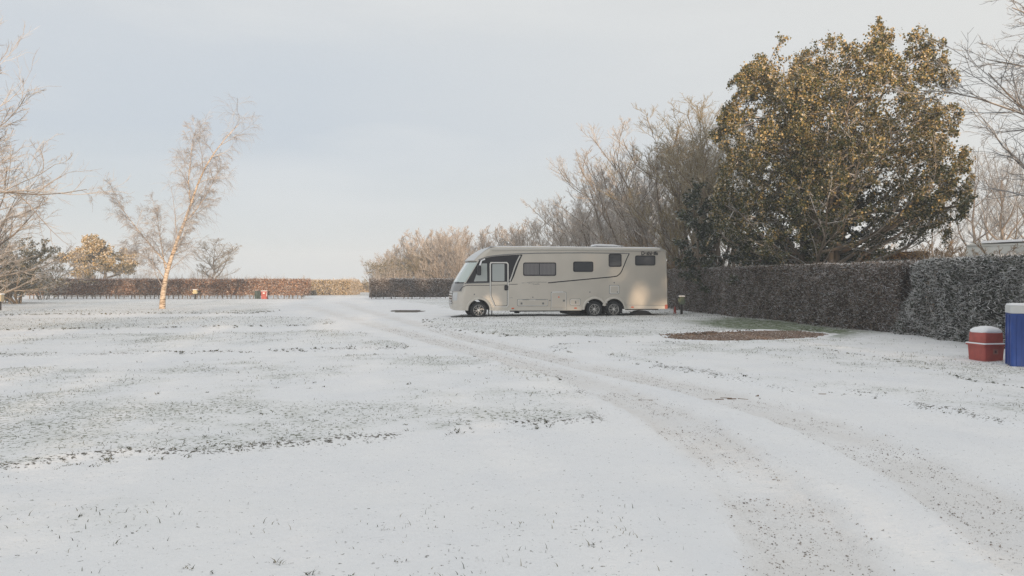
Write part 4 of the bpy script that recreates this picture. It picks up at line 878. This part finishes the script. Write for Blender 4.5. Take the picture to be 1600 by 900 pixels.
# front: windscreen, brow, headlamp, grille, following the rounded nose
def front_uz(Yc):
    ys = [s[1] for s in sil[:12]][::-1]; Xc = np.interp(Yc, ys, [s[0] for s in sil[:12]][::-1]); return PL(float(Xc), Yc)
def nose(name, Y0, Y1, t0, t1, m, offs=.012, nY=8, nT=12, parent=None, skew=0.0):
    V = []
    for i in range(nY + 1):
        Yc = Y0 + (Y1 - Y0) * i / nY; u, z = front_uz(Yc)
        for k in range(nT + 1):
            t = t0 + (t1 - t0) * k / nT + skew * (i / nY) * (1 - k / nT); tt = min(t, MWID - t)
            nxv = .35 + .65 * min(1, tt / .7); V.append((u + .50 * sh(tt, .75) - offs * nxv, t - offs * (1 - nxv) * (1 if t < 1.15 else -1), z))
    F = [(i * (nT + 1) + k, i * (nT + 1) + k + 1, (i + 1) * (nT + 1) + k + 1, (i + 1) * (nT + 1) + k) for i in range(nY) for k in range(nT)]
    return link_mesh(name, V, F, m, parent or mh, True)
nose('windscreen_surround', 350, 205, .004, MWID - .004, black, .006, 8, 30)
nose('windscreen', 341, 210, .035, MWID - .035, mat('windscreen_blind', (.52, .60, .58), .12, 0, .6, .6), .014, 8, 30)
nose('bonnet', 402, 352, .05, MWID - .05, mat('bonnet_grey', (.30, .30, .30), .35, .3), .010, 4, 30)
for s in (0, 1):
    a, b = (.16, .48) if s == 0 else (MWID - .48, MWID - .16)
    nose('headlamp', 462, 408, a, b, lamp, .014, 6, 6)
nose('grille', 512, 400, .55, MWID - .55, black, .010, 10, 14)
for q in range(6): nose('grille_bar', 412 + q * 17, 405 + q * 17, .52, MWID - .52, alu, .03, 1, 14)
nose('bumper', 524, 486, .02, MWID - .02, pale, .016, 4, 26)
nose('wiper', 346, 338, .3, 1.1, black, .03, 1, 6)
# mirror on a short arm
mb = B(); u0, z0 = PL(243, 262); mb.box(u0 - .09, -.30, z0 - .22, u0 + .08, -.14, z0 + .20); mir = mb.build('mirror', black, mh, bevel=.04)
mb = B(); mb.bar((u0 + .02, -.22, z0 + .18), (u0 + .12, -.02, z0 + .40), .035); mb.bar((u0 + .12, -.02, z0 + .40), (u0 + .27, -.01, z0 + .47), .03); mb.build('mirror_arm', white_m, mir)
# wheels
def wheel(uc, y, flip=1, small=False):
    b = B().lathe([(.212, .09), (.213, .0), (.325, -.005), (.348, .03), (.352, .10), (.348, .19), (.325, .22), (.2, .22)], 36, (0, 0, 0), 'y'); w = b.build('wheel', rub, mh, True); w.location = (uc, y, WZ)
    if flip < 0: w.rotation_euler = (0, 0, pi)
    if small: return w
    B().lathe([(.226, -.008), (.228, -.016), (.215, -.018), (.212, -.004), (.212, .08)], 36, (0, 0, 0), 'y', cap=False).build('rim', rimm, w, True)
    B().lathe([(.212, .075), (.02, .07)], 30, (0, 0, 0), 'y').build('brake_disc', under, w)
    b = B(); ns = 6
    for k in range(ns):
        for s in (-1, 1):
            a = 2 * pi * k / ns + .3; a1 = a + s * .20; p = a + s * .10
            r0, r1 = .035, .208
            v = []
            for rr, aa, ww in ((r0, p, .009), (r1, a1, .007)):
                c = np.array([rr * math.cos(aa), 0, rr * math.sin(aa)]); tn = np.array([-math.sin(aa), 0, math.cos(aa)]) * ww
                for yy in (-.018, .02): v += [tuple(c - tn + [0, yy, 0]), tuple(c + tn + [0, yy, 0])]
            b.add(v, [(0, 1, 5, 4), (2, 6, 7, 3), (0, 4, 6, 2), (1, 3, 7, 5), (4, 5, 7, 6), (0, 2, 3, 1)])
    b.build('spokes', rimm, w)
    B().lathe([(.05, .0), (.048, -.022), (.03, -.028), (.0, -.028)], 16, (0, 0, 0), 'y').build('hub_cap', rimm, w)
    return w
for w in (w1, w2, w3): wheel(w[0], .05)
for w in (w1, w2, w3): wheel(w[0], MWID - .05, -1, True)
# underside: chassis rails, tank, steps, mudflap, tow bar
b = B(); u_a, u_b = PL(455, 535)[0], PL(1200, 535)[0]
b.box(u_a, .12, zb - .07, PL(920, 0)[0], .30, zb + .05); b.box(u_a, 1.9, zb - .09, u_b, 2.0, zb + .05); b.box(PL(1215, 0)[0], .10, zb_r - .045, PL(1432, 0)[0], .16, zb_r + .02); b.build('chassis', under, mh)
b = B(); b.box(PL(845, 0)[0], .35, .10, PL(935, 0)[0], 1.9, zb + .02); b.build('waste_tank', under, mh, bevel=.03)
b = B(); b.box(PL(490, 0)[0], .2, zb - .14, PL(500, 0)[0] + .12, .5, zb); b.build('step', under, mh, bevel=.02)
b = B(); b.box(w3[0] + .34, .03, .14, w3[0] + .38, .28, .42); b.build('mudflap', under, mh)
for q in (311, 332): B().box(PL(q, 0)[0] - .02, .05, -.01, PL(q, 0)[0] + .02, .09, zb + .03).build('jack_leg', under, mh)
B().box(PL(306, 0)[0], .04, -.005, PL(338, 0)[0], .12, .02).build('jack_foot', grey, mh)
# on the roof: vents, aerial, snow
def roofbox(nm, x0, x1, z0, z1, y0, y1, m, bev=.03):
    return B().box(PL(x0, 0)[0], y0, top + z0, PL(x1, 0)[0], y1, top + z1).build(nm, m, mh, bevel=bev)
roofbox('air_conditioner', 545, 728, -.01, .055, .55, 1.5, pale, .025)
rv = roofbox('roof_vent', 1040, 1180, -.01, .10, .5, 1.2, grey, .01); s_ = B().prism([(PL(1032, 0)[0], top + .09), (PL(1034, 0)[0], top + .15), (PL(1060, 0)[0], top + .16), (PL(1150, 0)[0], top + .145), (PL(1212, 0)[0], top + .075), (PL(1180, 0)[0], top + .07)], .46, 1.25).build('snow_cap', white_m, rv, bevel=.02)
roofbox('roof_vent', 1240, 1300, -.01, .04, .6, 1.1, white_m, .02); roofbox('roof_vent', 870, 900, -.01, .03, .6, 1.0, white_m, .015); roofbox('roof_vent', 360, 430, -.01, .03, .5, 1.1, white_m, .015)
B().bar((PL(660, 0)[0], 1.0, top), (PL(661, 0)[0], 1.0, top + .13), .018).lathe([(.04, 0), (.05, .03), (.0, .05)], 10, (PL(661, 0)[0], 1.0, top + .10)).build('aerial', white_m, mh)
nsn = 60; us = np.linspace(PL(322, 0)[0], PL(1452, 0)[0], nsn); yy = [.10, .16, .3, .8, 1.5, 2.0, 2.14, 2.2]; V = []
for i, u in enumerate(us):
    e_ = min(1, min(i, nsn - 1 - i) / 2)
    for j, y0 in enumerate(yy): V.append((u, y0, top - .13 * sh(min(y0, MWID - y0), .16) + (.004 if j in (0, 7) else e_ * (.018 + .014 * vn(u * 3, y0 * 3)))))
k = len(yy); F = [(i * k + j, (i + 1) * k + j, (i + 1) * k + j + 1, i * k + j + 1) for i in range(nsn - 1) for j in range(k - 1)]
link_mesh('roof_snow', V, F, white_m, mh, True)
# snow over the brow
V = []; bp_ = [p for p in ol[12:20]]
for p in bp_:
    for t_ in np.linspace(.12, MWID - .12, 20):
        q = body_pt(p, t_); V.append((q[0] - .006, q[1], q[2] + .012))
F = [(i * 20 + k, i * 20 + k + 1, (i + 1) * 20 + k + 1, (i + 1) * 20 + k) for i in range(len(bp_) - 1) for k in range(19)]
link_mesh('brow_snow', V, F, mat('thin_snow', (.68, .70, .72), .7), mh, True)

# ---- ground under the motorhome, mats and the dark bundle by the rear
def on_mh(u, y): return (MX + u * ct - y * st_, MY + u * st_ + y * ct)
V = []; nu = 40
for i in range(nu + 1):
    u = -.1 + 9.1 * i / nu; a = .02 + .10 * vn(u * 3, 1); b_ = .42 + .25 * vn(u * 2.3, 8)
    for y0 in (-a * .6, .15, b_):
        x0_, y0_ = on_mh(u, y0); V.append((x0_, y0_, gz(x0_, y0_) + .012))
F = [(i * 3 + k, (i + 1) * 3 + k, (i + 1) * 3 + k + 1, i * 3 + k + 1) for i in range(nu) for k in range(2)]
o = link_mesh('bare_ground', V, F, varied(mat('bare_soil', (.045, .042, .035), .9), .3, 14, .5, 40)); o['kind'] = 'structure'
b = B(); x0_, y0_ = on_mh(PL(1322, 0)[0], -.05)
prof = []
tv_ = thing('waste_container', 'low black rounded container lying in the snow below the motorhome rear', 'container', (x0_, y0_, 0), TH)
b = B().lathe([(.0, -.30), (.10, -.29), (.13, -.22), (.13, .22), (.10, .29), (.0, .30)], 20, (0, 0, 0), 'y'); V = [(v[0] * 3.4, v[1] + .3, v[2] * 1.55 + .06) for v in b.v]; link_mesh('body', V, b.f, under, tv_, True)
B().bar((-.40, .12, .10), (-.52, .12, .20), .035, 8).build('cap', under, tv_, True)
B().bar((.2, .1, .235), (-.15, .1, .265), .014, 6).build('handle', rub, tv_, True)

# ------------------------------------------------------------------ bins, posts, caravan
red = varied(mat('red_plastic', (.37, .075, .06), .5), .18, 7); blue = varied(mat('blue_plastic', (.012, .055, .26), .4), .15, 5)
bx_, by_ = XW(1541, 14.9), 14.9
rb = thing('red_bin', 'square red plastic bin with domed snow covered hood by the frosted hedge', 'bin', (bx_, by_, -.01), math.radians(10)); rb.scale = (.88, .88, 1.02)
def sqring(h, r, z, n=5):                        # rounded square outline
    o = []
    for cx, cy, a in ((h - r, h - r, 0), (-h + r, h - r, 90), (-h + r, -h + r, 180), (h - r, -h + r, 270)):
        o += [(cx + r * math.cos(math.radians(a + 90 * i / n)), cy + r * math.sin(math.radians(a + 90 * i / n)), z) for i in range(n + 1)]
    return o
def loft(rings, cap=True):
    b = B(); n = len(rings[0]); v = [p for r in rings for p in r]; f = [(k * n + i, k * n + (i + 1) % n, (k + 1) * n + (i + 1) % n, (k + 1) * n + i) for k in range(len(rings) - 1) for i in range(n)]
    if cap: f += [tuple(range(n - 1, -1, -1)), tuple((len(rings) - 1) * n + i for i in range(n))]
    return b.add(v, f)
loft([sqring(.235, .04, 0), sqring(.255, .04, .33), sqring(.285, .05, .335), sqring(.29, .05, .365), sqring(.255, .04, .37)]).build('tub', red, rb)
loft([sqring(.245, .05, .365), sqring(.243, .05, .42), sqring(.238, .055, .57), sqring(.22, .08, .615), sqring(.17, .09, .65), sqring(.09, .07, .668)]).build('hood', red, rb, True)
loft([sqring(.292, .05, .366), sqring(.289, .05, .380), sqring(.262, .05, .388), sqring(.250, .05, .386)], False).build('rim_snow', white_m, rb, True)
rs = []
for h_, z_, k_ in ((.236, .575, 1), (.244, .598, 1), (.235, .628, .9), (.19, .668, .6), (.11, .690, .3), (.03, .700, 0)):
    q = sqring(h_, min(.09, h_ * .9), z_, 8)
    rs.append([(x, y, z + k_ * (.022 * (abs(math.sin(2 * math.atan2(y, x))) * -1 + .6) + .012 * vn(x * 9, y * 9))) for x, y, z in q])
loft(rs).build('snow_cap', white_m, rb, True)
B().box(-.05, -.2655, .18, .07, -.256, .27).build('sticker', mat('faded_sticker', (.33, .14, .12), .5), rb)
B().box(-.02, -.268, .20, .03, -.2665, .25).build('emblem', mat('emblem_dark', (.08, .03, .03), .5), rb)
# tall blue bin
px0, dd = 1574, 13.9; x0_ = XW(1574, dd)
bb = thing('blue_bin', 'tall blue bin with pale top band at the right edge', 'bin', (x0_ + .43, dd + .1, -.01), math.radians(-24))
loft([sqring(.30, .05, 0), sqring(.30, .05, 1.00)]).build('body', blue, bb)
for s in (-.17, .0, .17): B().box(s - .04, -.312, .05, s + .04, -.299, .97).build('rib', blue, bb, bevel=.006)
for s in (-.14, .14): B().box(-.312, s - .04, .05, -.299, s + .04, .97).build('rib', blue, bb, bevel=.006)
loft([sqring(.307, .05, 1.003), sqring(.307, .05, 1.13), sqring(.295, .05, 1.14)]).build('top_band', mat('pale_plastic', (.62, .63, .62), .5), bb)
loft([sqring(.30, .05, 1.141), sqring(.29, .06, 1.165), sqring(.22, .07, 1.178)]).build('snow_cap', white_m, bb, True)
b = B(); b.bar((.02, -.315, .90), (.10, -.36, .93), .018); b.bar((.10, -.36, .93), (.13, -.36, .86), .016); b.bar((.0, -.33, .86), (.06, -.33, .92), .012); b.build('handle', alu, bb)
# small red bin and green post by the beech hedge
d = 62.5
sb = thing('red_bin', 'small upright red bin with snow on its lid in front of the beech hedge', 'bin', (XW(413, d), d, 0), .1)
loft([sqring(.21, .03, 0), sqring(.22, .03, .52), sqring(.225, .03, .62)]).build('body', red, sb); B().box(-.235, -.235, .62, .235, .235, .66).build('lid', red, sb); B().box(-.24, -.24, .662, .24, .24, .71).build('snow_cap', white_m, sb, bevel=.02)
B().box(-.07, -.24, .46, .08, -.222, .56).build('notice', mat('white_notice', (.75, .75, .74), .5), sb); B().box(.21, -.18, .25, .245, -.15, .6).build('handle', white_m, sb)
gp = thing('green_post', 'dark green box shaped post standing left of the small red bin', 'post', (XW(401, d), d, 0)); grn = mat('dark_green_paint', (.04, .065, .055), .5)
B().box(-.12, -.12, 0, .12, .12, .70).build('pillar', grn, gp, bevel=.01); B().box(-.135, -.135, .70, .135, .135, .78).build('cap', mat('weathered_cap', (.30, .22, .20), .6), gp, bevel=.01); B().box(.17, -.10, 0, .30, .05, .66).build('side_panel', grn, gp)
# hook-up posts
def hookup(label, loc, h, cap_m, s=1.0, group='electric hook-up posts at the pitches'):
    e = thing('hookup_post', label, 'post', loc, 0, group)
    B().box(-.05 * s, -.05 * s, 0, .05 * s, .05 * s, h * .62).build('pole', varied(mat('dark_post_wood', (.05, .045, .04), .8), .3, 9), e, bevel=.008)
    B().box(-.13 * s, -.10 * s, h * .56, .13 * s, .10 * s, h * .96).build('box', cap_m, e, bevel=.02); B().box(-.15 * s, -.12 * s, h * .965, .15 * s, .12 * s, h * 1.03).build('cap', white_m, e, bevel=.02)
    return e
cream = mat('cream_box', (.62, .52, .30), .6); dgreen = mat('mossy_green_box', (.12, .15, .10), .7)
hp = hookup('cream topped post against the beech hedge between birch and small red bin', (XW(305, 62.6), 62.6, 0), .80, cream, 1.15)
B().box(-.19, -.15, .50, .19, .15, .60).build('tray', cream, hp, bevel=.02)
hookup('cream topped post at the left edge in front of the frosted shrub', (XW(-1, 39.5), 39.5, 0), .86, mat('beige_box', (.42, .36, .24), .7), 1.3)
hq = hookup('dark green hook-up post against the hedge right of the motorhome', (XW(1065, 34.6), 34.6, 0), .86, dgreen, .95)
B().box(-.17, -.08, .60, -.09, .04, .74).build('socket', dgreen, hq, bevel=.01); B().box(.09, -.08, .56, .16, .04, .68).build('socket', dgreen, hq, bevel=.01)
hy = thing('red_tap_post', 'small red post beside the dark green hook-up post', 'post', (XW(1054.6, 35), 35, 0)); rp = mat('red_paint', (.42, .07, .05), .5)
for s in (-1, 1): B().bar((.05 * s, 0, 0), (.015 * s, 0, .24), .028).build('leg', rp, hy)
B().lathe([(.055, .17), (.06, .22), (.045, .27), (.03, .36), (.0, .38)], 12).build('head', rp, hy, True)
# caravan beyond the right hedge
cx, cy = XW(1610, 25.5), 24.4
cv = thing('caravan', 'pale caravan with snowy roof mostly hidden behind the frosted hedge', 'caravan', (cx + .35, cy, -.06), math.radians(-152))
cpale = varied(mat('caravan_shell', (.60, .60, .56), .5), .06, 2)
pr_ = [(0, .35)] + [(0 + .0, 1.3), (.06, 1.9), (.22, 2.35), (.5, 2.6), (.9, 2.72), (2, 2.78), (5.2, 2.78), (5.5, 2.7), (5.7, 2.4), (5.75, .35)]
b = B().prism([(p[0] - 2.2, p[1]) for p in pr_], -1.1, 1.1); b.build('body', cpale, cv, True, bevel=.26)
B().prism([(p[0] - 2.2, p[1] + .03) for p in [(.5, 2.6), (.9, 2.73), (2, 2.79), (5.2, 2.79), (5.4, 2.75), (5.2, 2.83), (2, 2.84), (.9, 2.78)]], -.8, .8).build('roof_snow', white_m, cv, bevel=.02)
for q0, q1 in ((.6 - 2.2, 1.9 - 2.2), (3.2 - 2.2, 4.4 - 2.2)):
    w = B().box(q0, -1.125, 1.35, q1, -1.10, 2.25).build('window', black, cv, bevel=.01); B().box(q0 + .05, -1.13, 1.4, q1 - .05, -1.126, 2.2).build('pane', glass, w)
    w = B().box(q0, 1.10, 1.35, q1, 1.125, 2.25).build('window', black, cv, bevel=.01); B().box(q0 + .05, 1.126, 1.4, q1 - .05, 1.13, 2.2).build('pane', glass, w)
for s in (-1, 1): B().lathe([(.0, 0), (.3, 0), (.31, .18), (.0, .18)], 20, (.6, s * .95, .3), 'y').build('wheel', rub, cv)
# timber edging strip crossing the drive
wet = varied(mat('wet_timber', (.20, .13, .08), .7), .35, 9, .4, 50)
tp = thing('timber_edging', 'thin wet timber strip crossing the drive, half buried in snow', 'edging', (0, 0, 0))
rt = random.Random(8)
for a, b_, gap in (((972, 620.5), (1022, 621), .3), ((1098, 620.5), (1190, 619.5), .1), ((1098, 618.8), (1150, 618.2), .3), ((1205, 618), (1330, 615), .45)):
    (ax, ay), (bx2, by2) = G(*a), G(*b_); L_ = math.hypot(bx2 - ax, by2 - ay); n = max(2, int(L_ / .16))
    for i in range(n):
        if rt.random() < gap: continue
        t0_, t1_ = (i + rt.uniform(0, .2)) / n, (i + rt.uniform(.75, 1)) / n; xa, xb = ax + (bx2 - ax) * t0_, ax + (bx2 - ax) * t1_; ya = ay + (by2 - ay) * (t0_ + t1_) / 2 + rt.uniform(-.008, .008)
        za = gz(xa, ya) + .004; zb_ = gz(xb, ya) + .004; wd = rt.uniform(.006, .018)
        v = [(x, y, z) for x, z0 in ((xa, za), (xb, zb_)) for y in (ya - wd, ya + wd) for z in (z0 - .03, z0 + rt.uniform(0, .004))]
        B().add(v, [(0, 1, 3, 2), (4, 6, 7, 5), (0, 4, 5, 1), (2, 3, 7, 6), (1, 5, 7, 3)]).build('board', wet, tp)

# ------------------------------------------------------------------ cold morning haze
hz = B().box(-500, -500, -1.5, 500, 500, 18.5).build('haze', None); hz['kind'] = 'stuff'; tag(hz, 'thin pale winter haze over the whole site', 'haze')
m = bpy.data.materials.new('haze_air'); m.use_nodes = True; t = m.node_tree; t.nodes.clear()
v = N(t, 'ShaderNodeVolumePrincipled'); v.inputs['Color'].default_value = (.95, .97, 1, 1); v.inputs['Density'].default_value = .0016; v.inputs['Anisotropy'].default_value = .2
oo = N(t, 'ShaderNodeOutputMaterial'); t.links.new(v.outputs[0], oo.inputs['Volume']); hz.data.materials.append(m)
for o in list(bpy.data.objects):
    if '_h' in o: del o['_h']
print('TRIS', sum(len(me.loops) - 2 * len(me.polygons) for me in bpy.data.meshes), 'objects', len(bpy.data.objects))
